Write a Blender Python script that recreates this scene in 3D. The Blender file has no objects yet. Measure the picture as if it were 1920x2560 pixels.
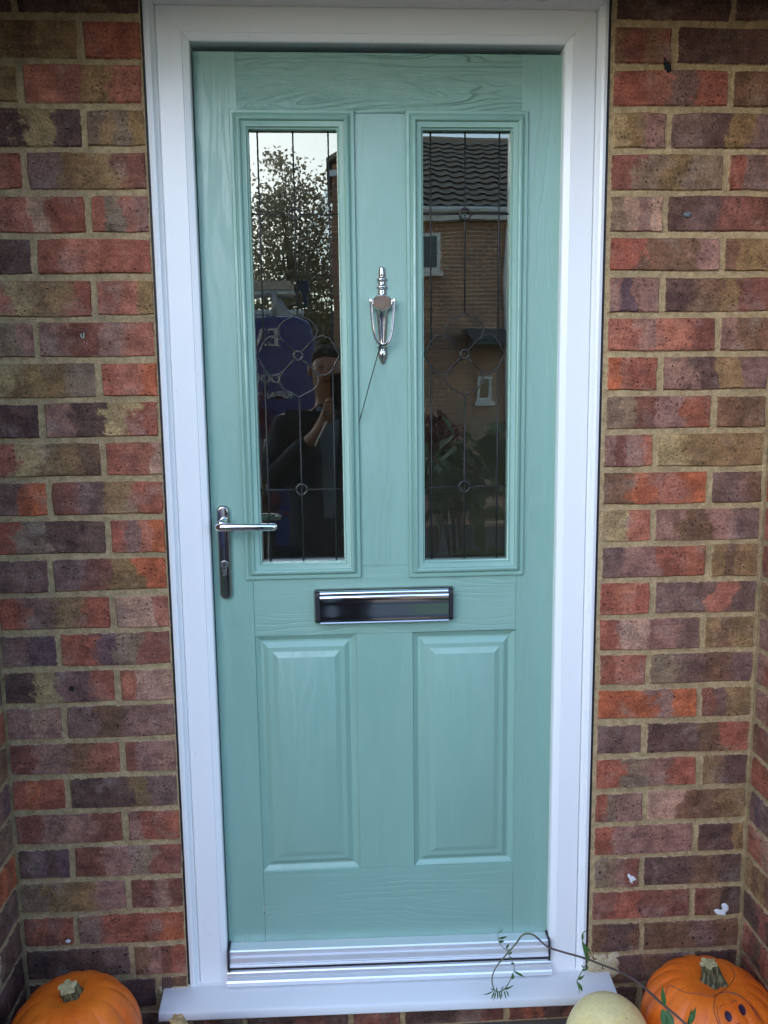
import bpy, bmesh, math, random
from mathutils import Vector, Matrix, noise
from mathutils.bvhtree import BVHTree
R = math.radians
S = bpy.context.scene
COL = S.collection

# ------------------------------------------------------------------ camera, sky, sun, exposure
cd = bpy.data.cameras.new('camera'); cam = bpy.data.objects.new('camera', cd); COL.objects.link(cam)
CAM = Vector((-.091, -1.6326, 1.2370))
cam.location = CAM; cam.rotation_euler = (1.4267, .0117, -.0561)
cd.sensor_fit = 'HORIZONTAL'; cd.sensor_width = 36; cd.lens = 2100 / 1920 * 36
cd.clip_start = .02; cd.clip_end = 500
S.camera = cam
SUN_EL, SUN_AZ = 22, 205
W = bpy.data.worlds.new('World'); S.world = W; W.use_nodes = True
nt = W.node_tree; bg = nt.nodes['Background']
sky = nt.nodes.new('ShaderNodeTexSky'); sky.sky_type = 'NISHITA'; sky.sun_disc = False
sky.sun_elevation = R(SUN_EL); sky.sun_rotation = R(SUN_AZ)
sky.air_density = 1.0; sky.dust_density = 0.35; sky.ozone_density = 3.0
nt.links.new(sky.outputs[0], bg.inputs[0]); bg.inputs[1].default_value = .12
sl = bpy.data.lights.new('sun', 'SUN'); sl.energy = .2; sl.angle = R(50); sl.color = (1, .95, .88)
so = bpy.data.objects.new('sun', sl); COL.objects.link(so); so.rotation_euler = (R(90 - SUN_EL), 0, R(180 - SUN_AZ)); so.location = (0, -6, 6)
S.view_settings.view_transform = 'Standard'; S.view_settings.look = 'None'
S.view_settings.gamma = 1; S.view_settings.use_curve_mapping = False
S.view_settings.exposure = 2.44
S.cycles.max_bounces = 8; S.cycles.diffuse_bounces = 5; S.cycles.glossy_bounces = 4; S.cycles.transparent_max_bounces = 12
rnd = random.Random(5)

def lin(r, g, b):
    return tuple((c / 255 / 12.92 if c / 255 <= .04045 else ((c / 255 + .055) / 1.055) ** 2.4) for c in (r, g, b)) + (1,)

# ------------------------------------------------------------------ materials
class N:
    def __init__(s, name):
        s.m = bpy.data.materials.new(name); s.m.use_nodes = True; s.t = s.m.node_tree
        s.p = s.t.nodes['Principled BSDF']; s.out = s.t.nodes['Material Output']
    def n(s, typ, **kw):
        x = s.t.nodes.new('ShaderNode' + typ)
        for k, v in kw.items(): setattr(x, k, v)
        return x
    def l(s, a, b): s.t.links.new(a, b)
    def put(s, sock, v):
        if hasattr(v, 'is_linked') or isinstance(v, bpy.types.NodeSocket): s.l(v, sock)
        else: sock.default_value = v
    def math(s, op, a, b=0, c=0, clamp=False):
        x = s.n('Math', operation=op, use_clamp=clamp); s.put(x.inputs[0], a); s.put(x.inputs[1], b); s.put(x.inputs[2], c); return x.outputs[0]
    def mix(s, f, a, b, blend='MIX'):
        x = s.n('Mix', data_type='RGBA', blend_type=blend); s.put(x.inputs[0], f); s.put(x.inputs[6], a); s.put(x.inputs[7], b); return x.outputs[2]
    def noise(s, vec, scale, detail=3, rough=.55, dist=0, out=0):
        x = s.n('TexNoise'); s.l(vec, x.inputs['Vector']); x.inputs['Scale'].default_value = scale
        x.inputs['Detail'].default_value = detail; x.inputs['Roughness'].default_value = rough; x.inputs['Distortion'].default_value = dist
        return x.outputs[out]
    def mapping(s, vec, scale=(1, 1, 1), loc=(0, 0, 0), rot=(0, 0, 0)):
        x = s.n('Mapping'); s.l(vec, x.inputs[0]); x.inputs[3].default_value = scale; x.inputs[1].default_value = loc; x.inputs[2].default_value = rot; return x.outputs[0]
    def sstep(s, v, a, b, lo=0, hi=1):
        x = s.n('MapRange', interpolation_type='SMOOTHSTEP'); s.put(x.inputs[0], v)
        for i, q in zip((1, 2, 3, 4), (a, b, lo, hi)): s.put(x.inputs[i], q)
        return x.outputs[0]
    def bump(s, h, dist, strength=1, normal=None):
        x = s.n('Bump'); x.inputs['Strength'].default_value = strength; x.inputs['Distance'].default_value = dist
        s.l(h, x.inputs['Height'])
        if normal: s.l(normal, x.inputs['Normal'])
        return x.outputs[0]
    def co(s, which='Object'): return s.n('TexCoord').outputs[which]
    def set(s, **kw):
        for k, v in kw.items(): s.put(s.p.inputs[k.replace('_', ' ')], v)
        return s

MAT = {}
def simple(name, col, rough=.5, metal=0, var=.12, vs=20, bump=0, bs=60, coat=0):
    a = N(name); c = a.co()
    f = a.noise(c, vs, 4)
    base = a.mix(f, tuple(x * (1 - var) for x in col[:3]) + (1,), tuple(min(1, x * (1 + var)) for x in col[:3]) + (1,))
    a.set(Base_Color=base, Roughness=a.sstep(a.noise(c, vs * 2.3, 3), .2, .8, rough * .85, min(1, rough * 1.15)), Metallic=metal)
    if coat: a.set(Coat_Weight=coat, Coat_Roughness=.15)
    if bump: a.set(Normal=a.bump(a.noise(c, bs, 5, .6), bump))
    MAT[name] = a.m; return a

# brick: four colour zones taken from the brick's own properties
def mk_brick():
    a = N('brick_clay'); g = a.co('Generated'); o = a.co()
    rn = a.n('ObjectInfo').outputs['Random']
    off = a.n('CombineXYZ'); a.l(a.math('MULTIPLY', rn, 37.3), off.inputs[0]); a.l(a.math('MULTIPLY', rn, 91.7), off.inputs[2])
    va = a.n('VectorMath', operation='ADD'); a.l(o, va.inputs[0]); a.l(off.outputs[0], va.inputs[1]); p = va.outputs[0]
    sp = a.n('SeparateXYZ'); a.l(g, sp.inputs[0]); gx, gz = sp.outputs[0], sp.outputs[2]
    big = a.noise(p, 12, 3, .6); med = a.noise(p, 70, 6, .75)
    d = a.math('ADD', a.math('MULTIPLY', a.math('SUBTRACT', big, .5), .62), a.math('MULTIPLY', a.math('SUBTRACT', med, .5), .34))
    t = a.math('ADD', gx, d)
    def attr(nm):
        x = a.n('Attribute', attribute_type='OBJECT', attribute_name=nm); return x
    c = [attr('c%d' % i).outputs['Color'] for i in range(1, 5)]
    col = a.mix(a.sstep(t, .22, .30), c[0], c[1])
    col = a.mix(a.sstep(t, .47, .53), col, c[2])
    col = a.mix(a.sstep(t, .70, .79), col, c[3])
    # value variation, sooty and pale bloom
    v1 = a.noise(p, 25, 6, .7); col = a.mix(a.sstep(v1, .32, .68), a.mix(1.0, col, (.62, .60, .62, 1), 'MULTIPLY'), a.mix(1.0, col, (1.22, 1.2, 1.18, 1), 'MULTIPLY'))
    bloom = a.math('MULTIPLY', a.sstep(a.noise(p, 15, 5, .65), .50, .75), .5); col = a.mix(bloom, col, (.36, .27, .22, 1))
    gr = a.noise(p, 260, 6, .8); col = a.mix(a.sstep(gr, .36, .66), a.mix(1.0, col, (.62, .60, .60, 1), 'MULTIPLY'), a.mix(1.0, col, (1.34, 1.33, 1.3, 1), 'MULTIPLY'))
    str_ = a.noise(a.mapping(p, (14, 14, 130)), 1, 4, .7); col = a.mix(a.sstep(str_, .35, .7), a.mix(1.0, col, (.86, .85, .86, 1), 'MULTIPLY'), a.mix(1.0, col, (1.12, 1.11, 1.1, 1), 'MULTIPLY'))
    # dark pits and pale grains
    vo = a.n('TexVoronoi'); a.l(p, vo.inputs['Vector']); vo.inputs['Scale'].default_value = 120
    pit = a.math('MULTIPLY', a.sstep(vo.outputs['Distance'], .26, .12), a.sstep(a.noise(p, 28, 2), .50, .60))
    col = a.mix(a.math('MULTIPLY', pit, .5), col, (.018, .014, .014, 1))
    vo2 = a.n('TexVoronoi'); a.l(p, vo2.inputs['Vector']); vo2.inputs['Scale'].default_value = 95
    gran = a.math('MULTIPLY', a.sstep(vo2.outputs['Distance'], .09, .05), a.sstep(a.noise(p, 40, 2), .56, .62))
    col = a.mix(a.math('MULTIPLY', gran, .7), col, (.55, .48, .38, 1))
    spot = attr('spots').outputs['Fac']
    vo3 = a.n('TexVoronoi'); a.l(a.mapping(p, (1, 1, 1)), vo3.inputs['Vector']); vo3.inputs['Scale'].default_value = 62
    sm = a.sstep(a.math('ADD', vo3.outputs['Distance'], a.math('MULTIPLY', med, .25)), .36, .28)
    sm = a.math('MULTIPLY', sm, a.sstep(a.noise(p, 17, 2), .47, .56)); col = a.mix(a.math('MULTIPLY', sm, spot), col, (.013, .013, .018, 1))
    # mortar smeared over ragged arrises
    ln = attr('len').outputs['Fac']
    ex = a.math('MULTIPLY', a.math('MINIMUM', gx, a.math('SUBTRACT', 1, gx)), ln)
    ez = a.math('MULTIPLY', a.math('MINIMUM', gz, a.math('SUBTRACT', 1, gz)), .0665)
    e = a.math('MINIMUM', ex, ez)
    e2 = a.math('SUBTRACT', e, a.math('MULTIPLY', a.math('SUBTRACT', a.noise(p, 75, 5, .7), .49), .009))
    sme = a.sstep(e2, .0024, .0010)
    mc = a.mix(a.noise(p, 300, 3), (.35, .245, .13, 1), (.56, .41, .23, 1))
    col = a.mix(a.math('MULTIPLY', sme, .9), col, mc)
    h = a.math('ADD', a.math('MULTIPLY', gr, .35), a.math('ADD', a.math('MULTIPLY', v1, .9), a.math('MULTIPLY', pit, -1.2)))
    h = a.math('ADD', h, a.math('MULTIPLY', a.noise(p, 120, 4, .6), .6))
    a.set(Base_Color=col, Roughness=.86, Normal=a.bump(h, .003)); a.p.inputs['Specular IOR Level'].default_value = .25
    MAT['brick'] = a.m
mk_brick()

def mk_mortar(name, c0, c1):
    a = N(name); o = a.co()
    big = a.noise(o, 9, 5, .7); f = a.noise(o, 420, 3, .7); m = a.noise(o, 60, 5, .65)
    col = a.mix(a.sstep(m, .3, .7), c0, c1)
    col = a.mix(a.math('MULTIPLY', a.sstep(big, .45, .72), .55), col, (.23, .175, .11, 1))
    col = a.mix(a.sstep(f, .3, .75), a.mix(1.0, col, (.65, .64, .62, 1), 'MULTIPLY'), a.mix(1.0, col, (1.25, 1.25, 1.25, 1), 'MULTIPLY'))
    h = a.math('ADD', a.math('MULTIPLY', f, .5), a.math('ADD', a.math('MULTIPLY', m, 1.2), a.math('MULTIPLY', a.noise(o, 170, 4), .7)))
    a.set(Base_Color=col, Roughness=.95, Normal=a.bump(h, .003)); a.p.inputs['Specular IOR Level'].default_value = .15
    MAT[name] = a.m
mk_mortar('mortar', (.35, .245, .13, 1), (.56, .41, .23, 1))
mk_mortar('cement', (.52, .41, .25, 1), (.66, .55, .37, 1))

# painted door skin with moulded wood grain; axis 0 = grain runs along x, 1 = along z
TEAL = (.222, .388, .322, 1)
def mk_paint(name, axis, amt, seed):
    a = N(name); o = a.co(); loc = (seed, 0, seed * .7)
    st = (1, 1, 1)
    q = a.mapping(o, (1.6, 1, 9) if axis == 0 else (9, 1, 1.6), loc)
    warp = a.noise(q, 1.25, 2, .45, .4)
    sp = a.n('SeparateXYZ'); a.l(o, sp.inputs[0]); across = sp.outputs[2] if axis == 0 else sp.outputs[0]
    ph = a.math('ADD', a.math('MULTIPLY', across, 300 if amt > 2 else 330), a.math('MULTIPLY', warp, 88 if amt > 2 else 60))
    ring = a.math('SINE', ph)
    fib = a.noise(a.mapping(o, (14, 1, 520) if axis == 0 else (520, 1, 14), loc), 1, 5, .75)
    fib2 = a.noise(a.mapping(o, (40, 1, 900) if axis == 0 else (900, 1, 40), loc), 1, 3, .75)
    r2 = a.sstep(a.math('ADD', ring, a.math('MULTIPLY', a.math('SUBTRACT', fib, .5), 1.1)), -.95, -.35)
    mask = a.sstep(a.noise(a.mapping(o, (3, 1, 14) if axis == 0 else (14, 1, 3), loc), 1.0, 3), .38, .6)
    h = a.math('ADD', a.math('MULTIPLY', a.math('MULTIPLY', r2, mask), 1.0), a.math('MULTIPLY', a.sstep(fib, .4, .6), .14 if amt > 2 else .35))
    h = a.math('ADD', h, a.math('MULTIPLY', fib2, .10 if amt > 2 else .35))
    nb = a.bump(h, .00045 * amt)
    nb = a.bump(a.noise(o, 900, 2), .00012, 1, nb)
    c = a.mix(a.noise(o, 5, 3), tuple(x * .97 for x in TEAL[:3]) + (1,), tuple(x * 1.04 for x in TEAL[:3]) + (1,))
    c = a.mix(a.math('MULTIPLY', a.sstep(a.noise(o, 260, 2), .74, .78), .35), c, (.1, .12, .08, 1))
    ro = a.sstep(a.math('MULTIPLY', a.math('MULTIPLY', r2, a.sstep(fib, .36, .5)), a.sstep(a.noise(a.mapping(o, (2.2, 1, 11) if axis == 0 else (11, 1, 2.2), loc), 1.6, 3), .40, .50)), .2, .8, .50, .17 if amt > 2 else .33)
    a.set(Base_Color=c, Roughness=ro, Normal=nb); a.p.inputs['Specular IOR Level'].default_value = .95
    MAT[name] = a.m
mk_paint('paint_top', 0, 3.6, 3.1); mk_paint('paint_rail', 0, .7, 5.3); mk_paint('paint_stile', 1, .45, 7.4); mk_paint('paint_mould', 1, .07, 1.7); mk_paint('paint_soft', 1, .18, 9.2)
a = simple('upvc', (.84, .84, .84, 1), .33, var=.015, vs=6)
o_ = a.co(); dirt = a.math('MULTIPLY', a.sstep(a.noise(o_, 60, 5, .75), .66, .74), .35)
a.set(Base_Color=a.mix(dirt, (.84, .84, .84, 1), (.34, .29, .22, 1)), Normal=a.bump(a.noise(o_, 8, 2), .0005))
a = simple('upvc_sill', (.78, .78, .78, 1), .38)
o_ = a.co(); d1 = a.math('MULTIPLY', a.sstep(a.noise(o_, 38, 6, .75), .64, .76), .22); d2 = a.math('MULTIPLY', a.sstep(a.noise(o_, 170, 2, .6), .75, .78), .7)
a.set(Base_Color=a.mix(d2, a.mix(d1, (.78, .78, .78, 1), (.42, .36, .30, 1)), (.06, .04, .03, 1)), Normal=a.bump(a.noise(o_, 8, 2), .0006))
simple('chrome', (.80, .79, .78, 1), .07, 1, var=.04)
simple('chrome_dull', (.42, .40, .38, 1), .16, 1, var=.25, vs=30)
simple('steel', (.55, .55, .52, 1), .28, 1)
a = simple('aluminium', (.88, .88, .90, 1), .34, .6, var=.03)
simple('rubber', (.012, .011, .016, 1), .6)
simple('lead', (.016, .016, .016, 1), .6, 0, var=.3, vs=200, bump=.0004, bs=400)
simple('lead_bright', (.018, .018, .017, 1), .5, 0, var=.4, vs=300, bump=.0004, bs=400)
simple('spacer', (.42, .42, .46, 1), .4, .5)
simple('dark_room', (.72, .68, .62, 1), .9)
simple('render_ceiling', (.11, .095, .08, 1), .9, var=.1, vs=12, bump=.002)
simple('stone', (.27, .25, .22, 1), .9, var=.25, vs=8, bump=.004)
simple('white_splash', (.74, .74, .76, 1), .5)
simple('grey_plug', (.30, .32, .25, 1), .6, var=.3, vs=200)
simple('black_hole', (.006, .006, .007, 1), .9)
simple('tie_black', (.008, .02, .016, 1), .35)
simple('asphalt', (.07, .068, .066, 1), .9, var=.3, vs=40, bump=.004)
simple('paving', (.12, .105, .09, 1), .9, var=.25, vs=10, bump=.003)
simple('van_blue', (.05, .07, .25, 1), .25, var=.1, vs=3, coat=.5)
simple('van_glass', (.02, .022, .025, 1), .08)
simple('letter_white', (.86, .87, .85, 1), .5)
simple('rack_white', (.62, .62, .58, 1), .4, .3)
simple('blue_strap', (.02, .07, .16, 1), .5)
simple('tyre', (.018, .018, .018, 1), .8)
simple('coat_navy', (.022, .025, .032, 1), .85, var=.3, vs=60, bump=.002, bs=300)
simple('shirt_blue', (.16, .26, .36, 1), .8, bump=.001, bs=400)
simple('trouser', (.02, .022, .03, 1), .85)
simple('skin', (.42, .24, .17, 1), .5, var=.1, vs=30)
simple('hair', (.06, .05, .045, 1), .7, var=.5, vs=150, bump=.003, bs=200)
simple('paper', (.72, .72, .74, 1), .7)
simple('phone_black', (.012, .012, .014, 1), .2)
simple('bark', (.09, .07, .05, 1), .9, var=.3, vs=30, bump=.006)
simple('roof_tile', (.36, .28, .22, 1), .8, var=.35, vs=9, bump=.004, bs=50)
simple('window_glass', (.03, .032, .036, 1), .08)
simple('slate_blue', (.12, .14, .15, 1), .6)
simple('stem_bark', (.085, .052, .045, 1), .55, var=.35, vs=120, bump=.0006, bs=300)
simple('stem_green', (.12, .125, .045, 1), .5, var=.25, vs=120)
simple('sill_seal', (.02, .015, .03, 1), .5)
def leafmat(name, c0, c1, sc=3, tr=.25):
    a = N(name); o = a.co(); c = a.mix(a.noise(o, sc, 4, .7), c0, c1); a.set(Base_Color=c, Roughness=.5)
    a.p.inputs['Specular IOR Level'].default_value = .35
    if tr > .3:
        t_ = a.n('BsdfTranslucent'); a.l(c, t_.inputs[0]); m_ = a.n('MixShader'); m_.inputs[0].default_value = tr; a.l(a.p.outputs[0], m_.inputs[1]); a.l(t_.outputs[0], m_.inputs[2]); a.l(m_.outputs[0], a.out.inputs[0])
    MAT[name] = a.m
leafmat('leaf_vine', (.03, .085, .02, 1), (.075, .15, .035, 1), 60)
leafmat('leaf_tree', (.42, .38, .26, 1), (.66, .60, .44, 1), 3, .6)
leafmat('leaf_pale', (.34, .32, .22, 1), (.5, .47, .36, 1), 3, .5)
leafmat('leaf_bush', (.045, .10, .03, 1), (.11, .20, .06, 1), 8)
leafmat('leaf_red', (.13, .02, .018, 1), (.24, .04, .03, 1), 8)
leafmat('hedge', (.035, .05, .02, 1), (.08, .10, .04, 1), 4)
leafmat('lawn', (.05, .085, .02, 1), (.10, .14, .045, 1), 5)
leafmat('petal', (.55, .55, .45, 1), (.7, .7, .62, 1), 20)

def mk_wallfar(name, c1, c2, mor):
    a = N(name); o = a.co(); b = a.n('TexBrick'); a.l(a.mapping(o, (1, 1, 1), rot=(R(90), 0, 0)), b.inputs['Vector'])
    b.inputs['Scale'].default_value = 1; b.inputs['Brick Width'].default_value = .225; b.inputs['Row Height'].default_value = .075
    b.inputs['Mortar Size'].default_value = .010; b.inputs['Color1'].default_value = c1; b.inputs['Color2'].default_value = c2; b.inputs['Mortar'].default_value = mor
    b.inputs['Mortar Smooth'].default_value = .2; b.inputs['Bias'].default_value = -.1
    c = a.mix(a.sstep(a.noise(o, 1.2, 4, .7), .3, .7), a.mix(1.0, b.outputs[0], (.7, .7, .7, 1), 'MULTIPLY'), a.mix(1.0, b.outputs[0], (1.25, 1.2, 1.1, 1), 'MULTIPLY'))
    a.set(Base_Color=c, Roughness=.9, Normal=a.bump(b.outputs['Fac'], -.006)); MAT[name] = a.m
mk_wallfar('brick_far', (.52, .28, .20, 1), (.38, .22, .17, 1), (.74, .60, .46, 1))
mk_wallfar('brick_far_dark', (.42, .18, .11, 1), (.28, .14, .10, 1), (.5, .4, .3, 1))

def mk_glass():
    a = N('pane_glass'); t = a.t; t.nodes.remove(a.p)
    fr = a.n('Fresnel'); fr.inputs[0].default_value = 2.45
    gl = a.n('BsdfGlossy'); gl.inputs['Roughness'].default_value = 0; gl.inputs['Color'].default_value = (1, .93, .73, 1)
    wob = a.bump(a.noise(a.co(), 5, 1), .0004); a.l(wob, gl.inputs['Normal'])
    tr = a.n('BsdfTransparent'); tr.inputs['Color'].default_value = (.80, .84, .82, 1)
    mx = a.n('MixShader'); a.l(fr.outputs[0], mx.inputs[0]); a.l(tr.outputs[0], mx.inputs[1]); a.l(gl.outputs[0], mx.inputs[2]); a.l(mx.outputs[0], a.out.inputs[0])
    MAT['glass'] = a.m
    b = N('textured_glass'); b.t.nodes.remove(b.p)
    fr = b.n('Fresnel'); fr.inputs[0].default_value = 1.28
    gl = b.n('BsdfGlossy'); gl.inputs['Roughness'].default_value = .0; gl.inputs['Color'].default_value = (.95, .95, .9, 1)
    o = b.co(); b.l(b.bump(b.math('ADD', b.noise(b.mapping(o, (1, 1, 1.6)), 190, 4, .7, 2.0), b.noise(o, 500, 2)), .0025), gl.inputs['Normal'])
    tr = b.n('BsdfTransparent'); tr.inputs['Color'].default_value = (.80, .81, .80, 1)
    mx = b.n('MixShader'); b.l(fr.outputs[0], mx.inputs[0]); b.l(tr.outputs[0], mx.inputs[1]); b.l(gl.outputs[0], mx.inputs[2]); b.l(mx.outputs[0], b.out.inputs[0])
    MAT['tex_glass'] = b.m
mk_glass()

def mk_pumpkin(name, c0, c1, blot):
    a = N(name); o = a.co(); g = a.noise(o, 14, 5, .6)
    c = a.mix(a.sstep(g, .3, .7), c0, c1)
    c = a.mix(a.math('MULTIPLY', a.sstep(a.noise(o, 26, 4, .7), .58, .72), .55), c, blot); c = a.mix(a.sstep(a.noise(o, 90, 5, .8), .35, .7), a.mix(1.0, c, (.86, .84, .84, 1), 'MULTIPLY'), c)
    vo = a.n('TexVoronoi'); a.l(o, vo.inputs['Vector']); vo.inputs['Scale'].default_value = 38
    c = a.mix(a.math('MULTIPLY', a.sstep(vo.outputs['Distance'], .10, .04), .5), c, (.12, .08, .03, 1))
    a.set(Base_Color=c, Roughness=.42, Normal=a.bump(a.noise(o, 160, 4, .6), .0006)); a.p.inputs['Specular IOR Level'].default_value = .45
    MAT[name] = a.m
mk_pumpkin('pumpkin_orange', (.84, .145, .010, 1), (.95, .205, .014, 1), (.86, .22, .05, 1))
mk_pumpkin('gourd_cream', (.93, .70, .28, 1), (.97, .78, .38, 1), (.92, .56, .2, 1))
a = simple('pumpkin_stem', (.12, .125, .07, 1), .8)
o_ = a.co(); a.set(Base_Color=a.mix(a.sstep(a.noise(a.mapping(o_, (260, 260, 30)), 1, 4), .42, .6), (.035, .034, .016, 1), (.17, .14, .065, 1)), Normal=a.bump(a.noise(a.mapping(o_, (260, 260, 30)), 1, 4), .002))
simple('stem_cut', (.46, .36, .17, 1), .85, var=.3, vs=120, bump=.002, bs=200)
simple('stem_tan', (.42, .27, .12, 1), .8, var=.4, vs=160, bump=.002, bs=200)
simple('marker', (.035, .012, .03, 1), .5)

# ------------------------------------------------------------------ object helpers
def link(o): COL.objects.link(o); return o
def tagit(o, label=None, cat=None, group=None, kind=None):
    if label: o['label'] = label
    if cat: o['category'] = cat
    if group: o['group'] = group
    if kind: o['kind'] = kind
    return o
def empty(name, loc, label, cat, group=None):
    e = bpy.data.objects.new(name, None); e.location = loc; e.empty_display_size = .05; link(e); tagit(e, label, cat, group); return e
def wloc(o):
    v = Vector(o.location)
    while o.parent: o = o.parent; v += Vector(o.location)
    return v
def obj(name, verts, faces, mat, parent=None, smooth=False, bevel=0, kind=None, label=None, fix=True):
    me = bpy.data.meshes.new(name); me.from_pydata([tuple(v) for v in verts], [], faces); me.validate()
    if fix or bevel:
        bm = bmesh.new(); bm.from_mesh(me)
        if fix: bmesh.ops.remove_doubles(bm, verts=bm.verts, dist=1e-6); bmesh.ops.recalc_face_normals(bm, faces=bm.faces)
        if bevel: bmesh.ops.bevel(bm, geom=[e for e in bm.edges if len(e.link_faces) == 2 and e.calc_face_angle(0) > .5], offset=bevel, segments=2, affect='EDGES', profile=.5)
        bm.to_mesh(me); bm.free()
    if smooth:
        for p in me.polygons: p.use_smooth = True
    if mat: me.materials.append(MAT[mat] if isinstance(mat, str) else mat)
    o = bpy.data.objects.new(name, me); link(o)
    if parent: o.parent = parent; o.location = -wloc(parent)
    tagit(o, label, None, None, kind); return o
class G:
    def __init__(s): s.v = []; s.f = []
    def add(s, v, f):
        b = len(s.v); s.v += [tuple(x) for x in v]; s.f += [tuple(i + b for i in q) for q in f]; return s
    def box(s, x0, x1, y0, y1, z0, z1):
        v = [(x, y, z) for x in (x0, x1) for y in (y0, y1) for z in (z0, z1)]
        return s.add(v, [(0, 1, 3, 2), (4, 6, 7, 5), (0, 4, 5, 1), (2, 3, 7, 6), (0, 2, 6, 4), (1, 5, 7, 3)])
    def tube(s, pts, rad, n=8, cap=True, sq=1.0, axis=None):
        pts = [Vector(p) for p in pts]; m = len(pts)
        if not hasattr(rad, '__len__'): rad = [rad] * m
        vs = []; up = Vector((0, 1, 0)) if axis is None else Vector(axis)
        for i, p in enumerate(pts):
            d = (pts[min(i + 1, m - 1)] - pts[max(i - 1, 0)]).normalized()
            a = d.cross(up)
            if a.length < 1e-4: a = d.cross(Vector((1, 0, .01)))
            a.normalize(); b = d.cross(a).normalized()
            for k in range(n):
                t = 2 * math.pi * k / n
                vs.append(p + a * math.cos(t) * rad[i] + b * math.sin(t) * rad[i] * sq)
        fs = [(i * n + k, i * n + (k + 1) % n, (i + 1) * n + (k + 1) % n, (i + 1) * n + k) for i in range(m - 1) for k in range(n)]
        if cap: fs += [tuple(range(n - 1, -1, -1)), tuple(range((m - 1) * n, m * n))]
        return s.add(vs, fs)
    def extrude(s, poly, y0, y1):   # poly in (x, z), extruded along y
        n = len(poly); v = [(x, y0, z) for x, z in poly] + [(x, y1, z) for x, z in poly]
        return s.add(v, [tuple(range(n)), tuple(range(2 * n - 1, n - 1, -1))] + [(i, (i + 1) % n, n + (i + 1) % n, n + i) for i in range(n)])
    def xprof(s, prof, x0, x1, cap=True):  # prof closed polygon (y, z), run along x
        n = len(prof); v = [(x0, y, z) for y, z in prof] + [(x1, y, z) for y, z in prof]
        f = [(i, (i + 1) % n, n + (i + 1) % n, n + i) for i in range(n)]
        if cap: f += [tuple(range(n)), tuple(range(2 * n - 1, n - 1, -1))]
        return s.add(v, f)
    def strip(s, prof, A, B):       # prof [(offset, y)], A/B give (x, z) of the two ends for an offset
        n = len(prof); v = []
        for o, y in prof: x, z = A(o); v.append((x, y, z))
        for o, y in prof: x, z = B(o); v.append((x, y, z))
        return s.add(v, [(i, i + 1, n + i + 1, n + i) for i in range(n - 1)])
    def lathe(s, prof, cx, cy, cz=0, n=20, sy=1.0):  # prof [(r, z)]
        v = [(cx + r * math.cos(2 * math.pi * k / n), cy + sy * r * math.sin(2 * math.pi * k / n), cz + z) for r, z in prof for k in range(n)]
        return s.add(v, [(i * n + k, i * n + (k + 1) % n, (i + 1) * n + (k + 1) % n, (i + 1) * n + k) for i in range(len(prof) - 1) for k in range(n)])
    def obj(s, name, mat, parent=None, **k): return obj(name, s.v, s.f, mat, parent, **k)
def rrect(x0, x1, z0, z1, r, n=6):
    out = []
    for cx, cz, a0 in ((x1 - r, z1 - r, 0), (x0 + r, z1 - r, 90), (x0 + r, z0 + r, 180), (x1 - r, z0 + r, 270)):
        for i in range(n + 1):
            t = R(a0 + 90 * i / n); out.append((cx + r * math.cos(t), cz + r * math.sin(t)))
    return out
def shade_auto(o, ang=35):
    me = o.data
    for p in me.polygons: p.use_smooth = True
    bm = bmesh.new(); bm.from_mesh(me)
    for e in bm.edges:
        if len(e.link_faces) == 2 and e.calc_face_angle(0) > R(ang): e.smooth = False
    bm.to_mesh(me); bm.free(); return o

# ------------------------------------------------------------------ brickwork
PAL = dict(R=(156, 82, 64), O=(188, 92, 56), M=(118, 68, 60), P=(106, 84, 82), D=(72, 55, 54), B=(136, 112, 72), Y=(176, 158, 108), K=(172, 102, 84),
           G=(124, 111, 92), W=(184, 148, 128), L=(144, 108, 100), T=(108, 80, 60), V=(84, 68, 82))
def bc(ch):
    q = PAL[ch]; m_ = .62; c = lin(q[0] * m_ + 124 * (1 - m_), q[1] * m_ + 88 * (1 - m_), q[2] * m_ + 74 * (1 - m_)); j = rnd.uniform(.9, 1.12); return [min(1, c[0] * j * rnd.uniform(.96, 1.04) * 1.24), c[1] * j * 1.24, c[2] * j * rnd.uniform(.95, 1.05) * 1.16, 1.0]
def brick_mesh(w, h, seed):
    r = random.Random(seed); hw, hh = w / 2, h / 2
    j = lambda s: r.uniform(-s, s)
    jt = .0012
    base = [(-hw, -hh), (-hw * .35, -hh), (hw * .4, -hh), (hw, -hh), (hw, j(.01)), (hw, hh), (hw * .3, hh), (-hw * .45, hh), (-hw, hh), (-hw, j(.01))]
    ring = [(x + j(.0021), z + j(.0019)) for x, z in base]
    ring = [(x * (.992 if abs(x) > hw * .9 and abs(z) > hh * .8 else 1), z * (.975 if abs(x) > hw * .9 and abs(z) > hh * .8 else 1)) for x, z in ring]
    ins = .0022 + r.uniform(0, .0012); sx, sz = (hw - ins) / hw, (hh - ins) / hh
    tip = j(.0008); tz = j(.0006)
    v = [(x, .05, z) for x, z in ring] + [(x, .0005, z) for x, z in ring] + [(x * sx, -.0046 + tip * x / hw + tz * z / hh, z * sz) for x, z in ring]
    n = 10; f = []
    for k in (0, 1):
        f += [(k * n + i, k * n + (i + 1) % n, (k + 1) * n + (i + 1) % n, (k + 1) * n + i) for i in range(n)]
    f.append(tuple(range(2 * n, 3 * n)))
    me = bpy.data.meshes.new('brick'); me.from_pydata(v, [], f)
    bm = bmesh.new(); bm.from_mesh(me); bmesh.ops.recalc_face_normals(bm, faces=bm.faces); bm.to_mesh(me); bm.free()
    me.materials.append(MAT['brick']); return me
STRET = [brick_mesh(.215, .0655, i) for i in range(14)]
HEAD = [brick_mesh(.1025, .0655, 50 + i) for i in range(6)]
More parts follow.
